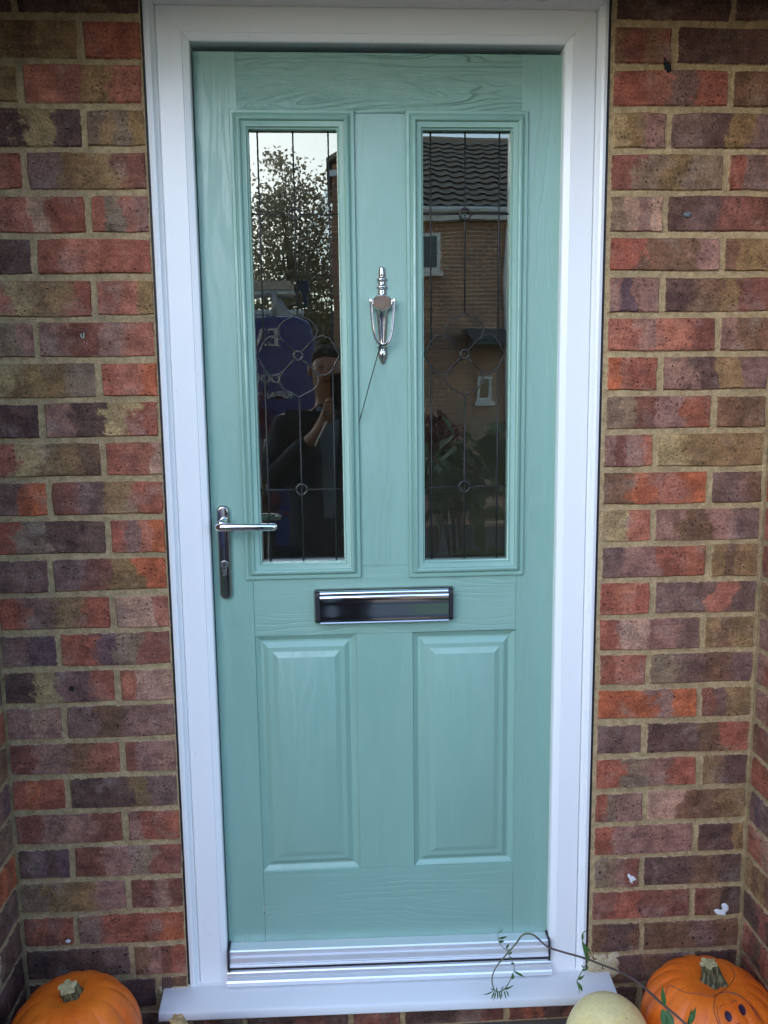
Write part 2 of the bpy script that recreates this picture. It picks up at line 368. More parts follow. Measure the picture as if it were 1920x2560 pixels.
def brick(parent, cx, y, cz, w, cols, rot=0, spots=0, h=None):
    me = rnd.choice(STRET if w > .15 else HEAD); o = bpy.data.objects.new('brick', me); link(o); o.parent = parent
    o.location = Vector((cx, y, cz)) - wloc(parent); o.rotation_euler = (0, rnd.uniform(-.006, .006), rot)
    o.scale = (w / (.215 if w > .15 else .1025), 1, (h or rnd.uniform(.0632, .0672)) / .0655)
    cs = {1: [0, 0, 0, 0], 2: [0, 0, 1, 1], 3: [0, 1, 1, 2], 4: [0, 1, 2, 3]}[len(cols)]
    for i, q in enumerate(cs): o['c%d' % (i + 1)] = bc(cols[q])
    o['len'] = float(w); o['spots'] = float(spots); return o
ZJ = lambda k: 1.9 - .075 * k
def mortar_sheet(parent, P, U, lu, z0, z1, normal, name='mortar', du=.006, dz=.0075):
    nu, nz = max(1, int(lu / du)), int((z1 - z0) / dz); v = []; P, U, Nn = Vector(P), Vector(U), Vector(normal)
    for i in range(nu + 1):
        for j in range(nz + 1):
            p = P + U * (lu * i / nu) + Vector((0, 0, z0 + (z1 - z0) * j / nz))
            d = noise.fractal(p * 45, 1, 2, 3) * .0011 + noise.noise(p * 9) * .0008
            if i in (0, nu) or j in (0, nz): d = 0
            v.append(p + Nn * (d - .0002))
    f = [(i * (nz + 1) + j, (i + 1) * (nz + 1) + j, (i + 1) * (nz + 1) + j + 1, i * (nz + 1) + j + 1) for i in range(nu) for j in range(nz)]
    o = obj(name, v, f, 'mortar', parent, smooth=True, fix=False); o['kind'] = 'stuff'; return o
FLOOR = -.125
PD = .50            # depth of the porch recess
XL, XR = -.4265, .4265
WL = empty('brick_wall', (-.6, 0, FLOOR), 'multicoloured brick wall left of the green front door with a drilled screw hole', 'brick wall', 'brick walls of the porch')
WR = empty('brick_wall', (.6, 0, FLOOR), 'multicoloured brick wall right of the green front door, marked with two white paint splashes', 'brick wall', 'brick walls of the porch')
WSL = empty('brick_wall', (-.762, -.3, FLOOR), 'brick porch side wall seen edge on at the left, beside the single orange pumpkin', 'brick wall', 'brick walls of the porch')
WSR = empty('brick_wall', (.766, -.3, FLOOR), 'brick porch side wall seen edge on at the right, beside the pumpkin with the drawn face', 'brick wall', 'brick walls of the porch')
WB = empty('brick_wall', (0, 0, FLOOR), 'low strip of brickwork directly under the white door sill', 'brick wall', 'brick walls of the porch')

LJ = {0: -.646, 1: -.534, 2: -.646, 3: -.537, 4: -.648, 5: -.538, 6: -.641, 7: -.536, 8: -.647, 9: -.537, 10: -.649, 11: -.537, 12: -.644, 13: -.537, 14: -.652, 15: -.537, 16: -.646, 17: -.536, 18: -.645, 19: -.534, 20: -.647, 21: -.538, 22: -.649, 23: -.538, 24: -.65, 25: -.54, 26: -.489, 27: -.535}
RJ = {0: .655, 1: .547, 2: .657, 3: .542, 4: .655, 5: .541, 6: .655, 7: .54, 8: .654, 9: .541, 10: .653, 11: .537, 12: .65, 13: .537, 14: .655, 15: .541, 16: .649, 17: .538, 18: .648, 19: .533, 20: .654, 21: .541, 22: .653, 23: .539, 24: .653, 25: .544, 26: .655, 27: .541}
LC = {0: 'DD DDTD', 1: 'BBTB RRRR', 2: 'BB KKBK', 3: 'DDYD GBGB', 4: 'KKKR PBBM', 5: 'KKWR KGKL', 6: 'DDDD RKRR', 7: 'KYBR KKKB', 8: 'GGGL LMLK', 9: 'YBBG RKKO', 10: 'DDDD LDYR', 11: 'KYBT RKKW', 12: 'PPOO MPBR', 13: 'RGDP RLKO', 14: 'PPPP PMBO', 15: 'RPBR WWWK', 16: 'PPVV RVGM', 17: 'DYPR KWWW', 18: 'LLWL PTPL', 19: 'MLTK MLLL', 20: 'RORR DDBP', 21: 'MLLM LRRR', 22: 'DVDV MLGM', 23: 'GBBL MMLM', 24: 'MRMR LRRO', 25: 'DDDP TLMR', 26: 'DDDD DT', 27: 'DD DDDD'}
RC = {0: 'DDDD DD', 1: 'TMTM DDDD', 2: 'RKPR TTG', 3: 'YBLL PDBP', 4: 'MGBG RPL', 5: 'GWLW DPMM', 6: 'RTTL TBB', 7: 'LVLL DTBM', 8: 'KLKM LTT', 9: 'OKRR LDBP', 10: 'GMLR TTTT', 11: 'LMLK YBBB', 12: 'TOKO PPPT', 13: 'YYKK LTLP', 14: 'PLRR BTBB', 15: 'RRKR PPKP', 16: 'RWLP BTBB', 17: 'RKKK GPTP', 18: 'OOLO MPBB', 19: 'PPPP DDTR', 20: 'RGLR BTDD', 21: 'RGLL WTTB', 22: 'RLLL DDDB', 23: 'GGLM DDTD', 24: 'MRMM MTDD', 25: 'TDDT TTPT', 26: 'TDTPP DDD', 27: 'DD DD'}
for k in range(28):
    cz = ZJ(k) + .0375; sp = .9 if k >= 23 else 0
    ca, cb = LC[k].split(); j = LJ[k]; x0, x1 = -.756, -.4285
    brick(WL, (x0 + j - .005) / 2, 0, cz, j - .005 - x0, ca[:4], spots=.9 if k == 25 else 0)
    brick(WL, (x1 + j + .005) / 2, 0, cz, x1 - j - .005, cb[:4], spots=.5 if k == 24 else 0)
    ca, cb = RC[k].split(); j = RJ[k]; x0, x1 = .4345, .758
    brick(WR, (x0 + j - .005) / 2, 0, cz, j - .005 - x0, ca[:4], spots=sp)
    brick(WR, (x1 + j + .005) / 2, 0, cz, x1 - j - .005, cb[:4], spots=sp)
    # porch side walls, bricks laid towards the street
    pals = ['RKLM', 'PVDP', 'TBGT', 'LKWK', 'DDPD', 'ORRK', 'GBLT', 'MRLR']
    for W_, xs, rot in ((WSL, -.762, R(90)), (WSR, .766, R(-90))):
        y = -.012; first = True
        while y > -PD:
            w = .1025 if (k % 2 == (0 if xs < 0 else 1)) and first else .215
            w = min(w, PD + .005 + y)
            if w < .05: break
            sgn = 1 if xs < 0 else -1
            cc = rnd.choice(pals)
            if xs < 0 and first: cc = {22: 'OORO', 23: 'DPDP', 24: 'DDPD', 20: 'PLPV', 21: 'GPVG', 19: 'LPLT'}.get(k, cc)
            if xs > 0 and first: cc = {13: 'KRKK', 14: 'MRML', 15: 'BTBB', 16: 'LWLM', 17: 'LKBK', 18: 'LMLR', 19: 'TMTM', 20: 'RRLR', 21: 'PVPP', 22: 'KWKK', 23: 'BTBT', 24: 'DMDD', 25: 'RMTR', 26: 'MRDM'}.get(k, cc)
            brick(W_, xs, y - w / 2, cz, w, cc, rot=rot, spots=.9 if (xs > 0 and k >= 24) else 0); y -= w + .01; first = False
for k in range(28):
    for W_, xs in ((WSL, -.823), (WSR, .827)):
        brick(W_, xs, -PD - .010, ZJ(k) + .0375, .1025, rnd.choice(pals))
# strip under the sill
x = -.42
for i, (w, cc) in enumerate(((.1025, 'DMDD'), (.215, 'DDMD'), (.1025, 'MRMM'), (.215, 'DDPM'), (.16, 'MRDM'))):
    w = min(w, .428 - x); brick(WB, x + w / 2, 0, ZJ(27) + .0375, w, cc); x += w + .01
mortar_sheet(WL, (-.762, 0, 0), (1, 0, 0), .3345, FLOOR, 1.975, (0, -1, 0))
mortar_sheet(WR, (.4278, 0, 0), (1, 0, 0), .3382, FLOOR, 1.975, (0, -1, 0))
mortar_sheet(WB, (-.4272, .0005, 0), (1, 0, 0), .8555, FLOOR, -.03, (0, -1, 0))
mortar_sheet(WSL, (-.7622, -PD - .01, 0), (0, 1, 0), PD + .01, FLOOR, 1.975, (1, 0, 0), du=.008, dz=.008)
mortar_sheet(WSR, (.7662, -PD - .01, 0), (0, 1, 0), PD + .01, FLOOR, 1.975, (-1, 0, 0), du=.008, dz=.008)
# wall bodies behind the faces
G().box(-1.5, -.4275, .012, .11, FLOOR, 2.7).obj('wall_core', 'mortar', WL)
G().box(.4300, 1.5, .012, .11, FLOOR, 2.7).obj('wall_core', 'mortar', WR)
G().box(-.88, -.766, -PD - .008, .010, FLOOR, 1.974).obj('wall_core', 'mortar', WSL)
G().box(.770, .884, -PD - .008, .010, FLOOR, 1.974).obj('wall_core', 'mortar', WSR)
G().box(-.4270, .4290, .014, .10, FLOOR, -.055).obj('wall_core', 'mortar', WB)
# cement lumps by the sill ends
def lump(parent, pts, y0, th, name, mat, seed=0):
    n = len(pts); cx = sum(p[0] for p in pts) / n; cz = sum(p[1] for p in pts) / n; v = []; rings = [(1, 0), (.96, .5), (.86, .85), (.6, 1), (.25, 1.02)]
    for s, t in rings:
        for i, (x, z) in enumerate(pts):
            px, pz = cx + (x - cx) * s, cz + (z - cz) * s
            v.append((px, y0 - th * t * (1 + .35 * noise.noise(Vector((px * 60, pz * 60, seed)))), pz))
    v.append((cx, y0 - th, cz)); f = [(k * n + i, k * n + (i + 1) % n, (k + 1) * n + (i + 1) % n, (k + 1) * n + i) for k in range(len(rings) - 1) for i in range(n)]
    f += [((len(rings) - 1) * n + i, (len(rings) - 1) * n + (i + 1) % n, len(v) - 1) for i in range(n)]
    return obj(name, v, f, mat, parent, smooth=True)
def blob(pts, sub=3, jit=.0016, seed=1):
    r = random.Random(seed); out = []; n = len(pts)
    for i in range(n):
        a, b, c, d = (Vector(pts[(i + q) % n]) for q in (-1, 0, 1, 2))
        for s in range(sub):
            t = s / sub; p = .5 * ((2 * b) + (c - a) * t + (2 * a - 5 * b + 4 * c - d) * t * t + (-a + 3 * b - 3 * c + d) * t ** 3)
            out.append((p.x + r.uniform(-jit, jit), p.y + r.uniform(-jit, jit)))
    return out
lump(WR, blob([(.4285, .014), (.445, .022), (.462, .027), (.470, .020), (.482, .028), (.497, .026), (.501, .012), (.496, -.006), (.500, -.024), (.486, -.034), (.462, -.036), (.440, -.030), (.4285, -.018)]), .001, .007, 'cement_lump', 'cement', 3)
lump(WL, blob([(-.4295, .004), (-.455, .002), (-.486, .001), (-.489, -.010), (-.484, -.022), (-.46, -.024), (-.4295, -.023)]), .001, .006, 'cement_lump', 'cement', 8)
lump(WR, blob([(.500, -.030), (.52, -.034), (.56, -.037), (.60, -.041), (.60, -.050), (.55, -.052), (.51, -.050), (.49, -.045)]), .002, .004, 'cement_lump', 'mortar', 5)
# paint splashes, plugs, holes and debris
lump(WR, blob([(.5075, .209), (.511, .212), (.516, .207), (.523, .204), (.527, .197), (.520, .195), (.519, .189), (.514, .193), (.511, .201)], 3, .0007), -.0042, .0016, 'paint_splash', 'white_splash', 1)
lump(WR, blob([(.700, .119), (.706, .109), (.719, .106), (.726, .104), (.727, .112), (.733, .118), (.731, .128), (.723, .134), (.716, .131), (.720, .122), (.712, .117), (.708, .121)], 3, .0008), -.0042, .0017, 'paint_splash', 'white_splash', 2)
lump(WL, blob([(-.673, .117), (-.667, .120), (-.662, .117), (-.665, .113), (-.670, .112)], 3, .0006), -.0042, .0016, 'paint_splash', 'white_splash', 4)
def disc(cx, cz, r): return [(cx + r * math.cos(i * .5236), cz + r * math.sin(i * .5236)) for i in range(12)]
lump(WL, disc(-.6257, .6591, .0056), -.0042, .0010, 'screw_hole', 'black_hole')
pl = empty('wall_plug', (-.562, -.002, 1.3453), 'grey plastic wall plug set in a brick left of the door', 'wall plug')
G().lathe([(0, -.003), (.0048, -.003), (.0058, -.001), (.0058, .002)], 0, 0, 0, 14).obj('plug_body', 'grey_plug', None)
pb = bpy.data.objects['plug_body']; pb.parent = pl; pb.rotation_euler = (R(90), 0, 0); pb.rotation_euler = (R(-90), 0, 0); pb.scale = (.8, 1.35, 1)
lump(pl, [( -.562 + .0013 * math.cos(t) , 1.3453 + .005 * math.sin(t)) for t in [i * .785 for i in range(8)]], -.0045, .0008, 'plug_slot', 'black_hole')
g = G()
for i, (dx, dz, r) in enumerate(((0, 0, .0065), (.002, -.005, .0055), (-.003, .006, .005), (-.006, .013, .003))):
    g.lathe([(0, -r), (r * .7, -r * .7), (r, 0), (r * .7, r * .7), (0, r)], .5345 + dx, -.004, 1.8238 + dz, 10)
sn = tagit(g.obj('snail', 'black_hole', None, smooth=True), 'small dark snail stuck in the mortar high on the right wall', 'snail')
g = G(); g.lathe([(0, -.006), (.007, -.004), (.009, 0), (.007, .004), (0, .006)], .5825, -.004, 1.5606, 12, .6)
for i in range(3): g.tube([(.5825 + .007 * math.cos(i * 2 + t * .5), -.008, 1.5606 + .004 * math.sin(i * 2 + t * .5)) for t in range(4)], .001, 5)
tagit(g.obj('snail', 'slate_blue', None, smooth=True), 'grey curled snail shell on the dark brick of the right wall, lower than the other', 'snail')

# ------------------------------------------------------------------ porch shell, ground
tagit(G().box(-1.0, 1.0, -.52, .10, 1.978, 2.02).obj('porch_ceiling', 'render_ceiling'), kind='structure')
g = G().box(-1.05, 1.05, -.55, -.52, 1.962, 2.16).box(-1.04, 1.04, -.52, -.001, 2.021, 2.15)
cn = tagit(g.obj('porch_canopy', 'upvc', bevel=.003), 'flat porch canopy with a white fascia over the doorway', 'canopy')
tagit(G().box(-1.3, 1.3, -1.15, .012, FLOOR - .15, FLOOR).obj('porch_floor', 'paving', bevel=.006), kind='structure')
GZ = -.27
tagit(obj('ground', [(-150, -150, GZ - .004), (150, -150, GZ - .004), (150, 60, GZ - .004), (-150, 60, GZ - .004)], [(0, 1, 2, 3)], 'lawn'), kind='structure')
tagit(obj('path', [(-.9, -4.1, GZ), (.35, -4.1, GZ), (.35, -1.15, GZ), (-.9, -1.15, GZ)], [(0, 1, 2, 3)], 'paving'), kind='structure')
tagit(obj('road', [(-40, -9.4, GZ + .004), (40, -9.4, GZ + .004), (40, -4.1, GZ + .004), (-40, -4.1, GZ + .004)], [(0, 1, 2, 3)], 'asphalt'), kind='structure')
g = G()  # plain brick body of the house round the porch
g.box(-4.5, -1.502, .0, 5, GZ, 5.2).box(1.502, 4.5, .0, 5, GZ, 5.2).box(-1.502, 1.502, .0, .3, 2.72, 5.2)
g.box(-1.502, 1.502, 4.6, 5, GZ, 5.2).box(-1.5, -.902, -.001, .011, FLOOR, 2.7).box(.902, 1.5, -.001, .011, FLOOR, 2.7)
tagit(g.obj('house', 'brick_far'), 'brick house body around the porch', 'house')
# dark hall behind the glass
g = G(); g.add([(-.9, .12, 0), (.9, .12, 0), (.9, 2.4, 0), (-.9, 2.4, 0), (-.9, .12, 2.3), (.9, .12, 2.3), (.9, 2.4, 2.3), (-.9, 2.4, 2.3)], [(0, 1, 2, 3), (4, 5, 6, 7), (1, 2, 6, 5), (3, 0, 4, 7), (2, 3, 7, 6)])
g.box(-.9, -.40, .115, .118, 0, 2.3).box(.40, .9, .115, .118, 0, 2.3).box(-.40, .40, .115, .118, 1.93, 2.3)
tagit(g.obj('hall', 'dark_room', fix=False), kind='structure')

# ------------------------------------------------------------------ door frame
TL = lambda z, x: z - .013 * x     # everything at the foot of the door runs a touch out of level
FR = empty('door_frame', (0, .02, 0), 'white plastic door frame with projecting sill around the green door', 'door frame')
fo = (-.4245, .4245, 1.9465)
prof = [(0, .05), (0, .004), (.002, -.001), (.008, -.003), (.0125, -.001), (.0145, .004), (.019, .008), (.0205, .0125), (.022, .0075), (.0235, .006), (.045, .006), (.066, .006), (.0668, .0075), (.078, .0115), (.0795, .014), (.0795, .0195), (.0782, .0205), (.0782, .06)]
shade = 28
o = G().strip(prof, lambda q: (fo[0] + q, -.0045 if q > .02 else -.014), lambda q: (fo[0] + q, fo[2] - q)).obj('jamb', 'upvc', FR); shade_auto(o, shade)
o = G().strip(prof, lambda q: (fo[1] - q, -.012 if q > .02 else -.020), lambda q: (fo[1] - q, fo[2] - q)).obj('jamb', 'upvc', FR); shade_auto(o, shade)
o = G().strip(prof, lambda q: (fo[0] + q + .0008, fo[2] - q), lambda q: (fo[1] - q - .0008, fo[2] - q)).obj('frame_head', 'upvc', FR); shade_auto(o, shade)
def tilted(g): g.v = [(x, y, TL(z, x)) for x, y, z in g.v]; return g
sill = [(.09, -.004), (-.0005, -.0075), (-.060, -.0160), (-.0645, -.0185), (-.0658, -.0235), (-.0658, -.0355), (-.0630, -.0385), (-.058, -.0385), (-.058, -.032), (.0, -.030), (.09, -.030)]
g = G().xprof([(.09, -.004), (-.0010, -.0072), (-.0010, -.030), (.09, -.030)], -.4262, .4280)
ear = [(-.0018, -.0078), (-.060, -.0160), (-.0645, -.0185), (-.0658, -.0235), (-.0658, -.0355), (-.0630, -.0385), (-.058, -.0385), (-.0022, -.037)]
g.xprof(ear, -.477, .4735)
tilted(g); s_ = g.obj('sill', 'upvc_sill', FR, bevel=.0012); shade_auto(s_, 30)
th = [(.06, .0165), (.010, .0165), (.006, .0150), (.004, .0125), (-.001, .0110), (-.002, .0080), (-.009, .0050), (-.0115, .0020), (-.0115, -.0062), (.06, -.0062)]
g = tilted(G().xprof(th, -.3455, .3475)); o = g.obj('threshold', 'aluminium', FR); shade_auto(o, 20)
g = tilted(G().box(-.3455, .3475, .010, .034, .0166, .027)); g.obj('threshold_seal', 'rubber', FR)
# dark sealant line each side, white mastic traces
g = G().box(-.4282, -.4248, .002, .012, -.02, 1.97).box(.4248, .4278, .0005, .012, -.03, 1.97); g.obj('sealant', 'rubber', FR)

# ------------------------------------------------------------------ the door
DR = empty('front_door', (0, .035, .03), 'sage green panelled front door with two tall leaded glass panes', 'door')
LY = .035; DB = .025; DT = 1.858
def slab(name, x0, x1, z0, z1, mat, y=LY, th=.05, bev=.00035):
    g = G().box(x0, x1, y, y + th, z0, z1); return g.obj(name, mat, DR, bevel=bev)
slab('stile', -.3440, -.2660, DB, DT, 'paint_stile'); slab('stile', .2700, .3465, DB, DT, 'paint_stile')
slab('rail', -.2658, .2698, 1.752, DT, 'paint_top'); slab('rail', -.2655, .2695, .7440, .8850, 'paint_rail'); slab('rail', -.2655, .2695, DB, .2265, 'paint_rail')
slab('mullion', -.0600, .0560, .8855, 1.7515, 'paint_soft'); slab('mullion', -.0600, .0560, .2270, .7435, 'paint_soft')
glz = [(0, .002), (0, -.0045), (.0012, -.0065), (.0060, -.0070), (.0085, -.0050), (.0095, -.0055), (.0105, -.0095), (.0130, -.0120), (.0165, -.0128), (.0190, -.0112), (.0200, -.0080), (.0205, -.0068), (.0275, -.0040), (.0290, -.0042), (.0300, -.0010), (.0318, .0005), (.0330, .0010), (.0334, .0040), (.0334, .0125)]
pnl = [(-.0006, -.0004), (0, .0006), (.0010, .0030), (.0030, .0038), (.0060, .0060), (.0115, .0088), (.0150, .0080), (.0235, .0020), (.0250, .0012), (.0335, .0004), (.0350, -.0002), (.0445, -.0050), (.0460, -.0056)]
def ringed(name, x0, x1, z0, z1, pr, mat, y=LY, top=0):
    g = G(); P = [(q, y + d) for q, d in pr]
    a = lambda q: (x0 + q, z0 + q); b = lambda q: (x1 - q, z0 + q); c = lambda q: (x1 - q, z1 - q); d = lambda q: (x0 + q, z1 - q)
    for A, B in ((a, b), (b, c), (c, d), (d, a)): g.strip(P, A, B)
    return g, P
for i, (x0, x1, z0, z1) in enumerate(((-.2798, -.0478, .8625, 1.7560), (.0487, .2830, .8600, 1.7560))):
    g, P = ringed('glazing_bead', x0, x1, z0, z1, glz, 'paint_mould'); o = g.obj('glazing_moulding', 'paint_mould', DR); shade_auto(o, 38)
    q = .0334; gx0, gx1, gz0, gz1 = x0 + q, x1 - q, z0 + q, z1 - q
    gy = .0475
    pane = obj('glass_pane', [(gx0 - .004, gy, gz0 - .004), (gx1 + .004, gy, gz0 - .004), (gx1 + .004, gy, gz1 + .004), (gx0 - .004, gy, gz1 + .004)], [(0, 1, 2, 3)], 'glass', DR)
    # warm edge spacer, seen at the foot and one side of the unit
    g = G().box(gx0 + .001, gx1 - .001, gy + .0008, gy + .014, gz0 - .001, gz0 + .0042)
    g.box(gx1 - .0028, gx1 + .001, gy + .0008, gy + .014, gz0 + .0045, gz1) if i else g.box(gx0 - .001, gx0 + .0012, gy + .0008, gy + .014, gz0 + .0045, gz1 - .4)
    g.obj('spacer_bar', 'spacer', pane)
    # leading
    cx = (-.1640, .1640)[i]; cz = 1.3052; ly = gy - .0009; L = .0811
    def strip_lead(pts, w=.0015):
        h = G(); h.tube([(x, ly, z) for x, z in pts], w, 6, sq=.55); return h.obj('lead_came', 'lead', pane, smooth=True)
    strip_lead([(cx, gz0 - .002), (cx, cz - .0800)]); strip_lead([(cx, cz + .0800), (cx, gz1)])
    for s in (-1, 1):
        strip_lead([(cx + s * .0666, gz0 - .002), (cx + s * .0666, cz - .019)]); strip_lead([(cx + s * .0666, cz + .019), (cx + s * .0666, gz1)])
    for z in (1.5720, 1.0415):
        strip_lead([(gx0 - .002, z), (cx - .0100, z)], .0013); strip_lead([(cx + .0100, z), (gx1 + .002, z)], .0013)
        h = G(); h.tube([(cx + .0105 * math.cos(t), ly - .001, z + .0105 * math.sin(t)) for t in [k * math.pi / 12 for k in range(25)]], .0022, 6); h.obj('lead_ring', 'lead_bright', pane, smooth=True)
        h = G(); h.lathe([(0, -.003), (.006, -.0022), (.0095, .0)], 0, 0, 0, 20); bo = h.obj('glass_boss', 'tex_glass', None, smooth=True); bo.parent = pane; bo.rotation_euler = (R(-90), 0, 0); bo.location = Vector((cx, gy + .006, z)) - wloc(pane)
    for q in range(4):
        an = q * math.pi / 2
        half = [(.006, .007), (.020, .020), (.030, .0295), (.040, .0365), (.050, .0385), (.060, .0340), (.068, .0245), (.073, .0130), (.078, .0050), (.0805, 0)]
        pts = half + [(u, -w_) for u, w_ in reversed(half[:-1])]
        W2 = lambda u, w_: (cx + u * math.cos(an) - w_ * math.sin(an), cz + u * math.sin(an) + w_ * math.cos(an))
        h = G(); h.tube([(W2(u, w_)[0], ly, W2(u, w_)[1]) for u, w_ in pts], .0013, 6); h.obj('lead_petal', 'lead_bright' if q != 1 else 'lead', pane, smooth=True)
        h = G(); pp = [(W2(u, w_)[0], gy + .003, W2(u, w_)[1]) for u, w_ in pts]; h.add(pp, [tuple(range(len(pp)))]); h.obj('petal_glass', 'tex_glass', pane)
    h = G(); h.tube([(cx + .0085 * math.cos(t), ly - .0006, cz + .0085 * math.sin(t)) for t in [k * math.pi / 12 for k in range(25)]], .0022, 6); h.obj('lead_ring', 'lead_bright', pane, smooth=True)
for x0, x1, z0, z1 in ((-.2660, -.0600, .2265, .7440), (.0560, .2700, .2245, .7430)):
    g, P = ringed('raised_panel', x0, x1, z0, z1, pnl, 'paint_soft'); qq, yy = P[-1]
    xs = [x0 + qq, x1 - qq]; zs = [z0 + qq, z1 - qq]
    g.add([(xs[0], yy, zs[0]), (xs[1], yy, zs[0]), (xs[1], yy, zs[1]), (xs[0], yy, zs[1])], [(0, 1, 2, 3)])
    o = g.obj('raised_panel', 'paint_soft', DR); shade_auto(o, 22)
# weather bar
wb = [(.034, .0640), (.010, .0625), (.0075, .0600), (.0078, .0500), (.0060, .0492), (.0045, .0488), (.0040, .0470), (.0046, .0462), (.0040, .0360), (.0022, .0355), (.0020, .0335), (.0010, .0325), (.0015, .0280), (.034, .0275)]
g = tilted(G().xprof(wb, -.3395, .3420)); o = g.obj('weather_bar', 'aluminium', DR); shade_auto(o, 20)
for x0, x1 in ((-.3428, -.3395), (.3420, .3455)):
    g = tilted(G().xprof([(.034, .0675), (.002, .0665), (-.001, .060), (-.001, .0195), (.034, .0195)], x0, x1)); e_ = g.obj('end_cap', 'rubber', bpy.data.objects['weather_bar']); 
# handle
hd = rrect(-.3322, -.3078, .8255, 1.0150, .0118, 8)
ang = lambda z: -.0  # plate hangs plumb
g = G(); n = len(hd); cxh, czh = -.3200, .9202; v = []
for s, y in ((0, LY), (0, .0275), (.0016, .0248), (.0038, .0240)):
    for x, z in hd:
        dx, dz = x - cxh, z - czh; lx, lz = abs(dx), abs(dz)
        v.append((cxh + dx * (1 - s / .0122), y, czh + dz * (1 - s / .0947)))
f = [(k * n + i, k * n + (i + 1) % n, (k + 1) * n + (i + 1) % n, (k + 1) * n + i) for k in range(3) for i in range(n)] + [tuple(range(3 * n, 4 * n))]
HP = obj('handle_plate', v, f, 'chrome_dull', DR); shade_auto(HP, 50)
g = G()
g.tube([(-.3170, .026, .9850), (-.3175, .012, .9850), (-.3190, .000, .9835), (-.3210, -.010, .9810)], [.0082, .0080, .0085, .0080], 14)
g.tube([(-.3275, -.012, .9780), (-.3255, -.017, .9785), (-.3170, -.020, .9790), (-.290, -.0215, .9785), (-.250, -.0205, .9775), (-.222, -.018, .9770), (-.2150, -.0165, .9770), (-.2118, -.0158, .9770)], [.0050, .0072, .0080, .0076, .0074, .0072, .0068, .0040], 16, sq=.75)
lv = g.obj('lever', 'chrome', HP, smooth=True)
g = G(); cyc = (-.3203, .8965)
g.extrude([(cyc[0] + .0083 * math.cos(i * math.pi / 12), cyc[1] + .0083 * math.sin(i * math.pi / 12)) for i in range(24)], .0195, .0245)
g.extrude(rrect(-.3246, -.3160, .8735, .8905, .0042, 5), .0205, .0245)
kc = g.obj('lock_cylinder', 'steel', HP, bevel=.0004)
h = G(); h.tube([(cyc[0] + .0070 * math.cos(t), .0193, cyc[1] + .0070 * math.sin(t)) for t in [k * math.pi / 12 for k in range(25)]], .0006, 5); h.obj('cylinder_groove', 'black_hole', HP)
G().box(cyc[0] - .0008, cyc[0] + .0008, .0188, .0196, cyc[1] - .004, cyc[1] + .004).obj('keyhole', 'black_hole', HP)
# letter plate
lx0, lx1, lz0, lz1 = -.1450, .1405, .7685, .8405
g = G(); R0 = rrect(lx0, lx1, lz0, lz1, .006, 5); n = len(R0); v = []; lcx, lcz = (lx0 + lx1) / 2, (lz0 + lz1) / 2; hw, hh = (lx1 - lx0) / 2, (lz1 - lz0) / 2
for s, y in ((0, LY), (0, .031), (.0015, .0275), (.0035, .0250), (.0050, .0245)):
    for x, z in R0: v.append((lcx + (x - lcx) * (1 - s / hw), y, lcz + (z - lcz) * (1 - s / hh)))
f = [(k * n + i, k * n + (i + 1) % n, (k + 1) * n + (i + 1) % n, (k + 1) * n + i) for k in range(4) for i in range(n)] + [tuple(range(4 * n, 5 * n))]
LP = obj('letter_plate', v, f, 'chrome_dull', DR); shade_auto(LP, 40)
fl = [(.0244, .8375), (.0215, .8370), (.0195, .8355), (.0185, .8325), (.0182, .8300), (.0162, .8288), (.0152, .8268), (.0142, .8225), (.0135, .8175), (.0132, .8125), (.0132, .8080), (.0134, .8000), (.0137, .7900), (.0140, .7800), (.0135, .7772), (.0118, .7762), (.0108, .7745), (.0120, .7728), (.0160, .7722), (.0244, .7722)]
g = G().xprof([(y, z) for y, z in fl], -.1320, .1275); o = g.obj('letter_flap', 'chrome', LP); shade_auto(o, 42)
for xx in (-.1415, .1280):
    G().xprof([(.0244, .8375), (.0190, .8350), (.0165, .8280), (.0160, .7790), (.0185, .7735), (.0244, .7722)], xx, xx + .009).obj('hinge_block', 'rubber', LP, bevel=.0006)
# knocker
KX = .0006; KY = .031
kz = lambda p: 1.472 - (p - 118) / 6700
kp = [(118, 0), (121, 1.6), (128, 2.9), (140, 3.5), (160, 3.2), (175, 3.3), (200, 4.2), (222, 4.0), (240, 3.2), (255, 3.5), (262, 6.2), (272, 7.6), (285, 7.6), (292, 5.2), (300, 4.0), (320, 5.0), (335, 4.6), (345, 4.4), (357, 7.0), (366, 8.4), (382, 8.4), (392, 6.4), (402, 4.6), (425, 5.4), (450, 5.8), (468, 5.0), (485, 9.0), (500, 12)]
g = G().lathe([(r / 1000, kz(p)) for p, r in kp], KX, KY, 0, 20, .62)
kp2 = [(640, 12), (690, 9.6), (700, 8.6), (800, 7.2), (900, 6.0), (1000, 4.8), (1085, 3.8), (1095, 3.9), (1110, 5.2), (1130, 6.0), (1150, 5.0), (1162, 3.6), (1175, 4.6), (1195, 5.9), (1225, 6.3), (1260, 5.8), (1300, 3.8), (1335, 1.6), (1350, 0)]
g.lathe([(r / 1000, kz(p)) for p, r in kp2], KX, KY, 0, 12, .62)
KB = g.obj('knocker', 'chrome', DR, smooth=True)
kk = lambda x, p: (KX + (x - 485) / 6700, kz(p))
outl = [kk(485, 478), kk(540, 486), kk(585, 508), kk(618, 545), kk(618, 600), kk(600, 632), kk(560, 662), kk(485, 690), kk(410, 662), kk(370, 632), kk(352, 600), kk(352, 545), kk(385, 508), kk(430, 486)]
n = len(outl); v = []; cxk, czk = kk(485, 585)
for s, y in ((1, LY), (1, .022), (.95, .0190), (.90, .0182), (.40, .0181)):
    for x, z in outl: v.append((cxk + (x - cxk) * s, y, czk + (z - czk) * s))
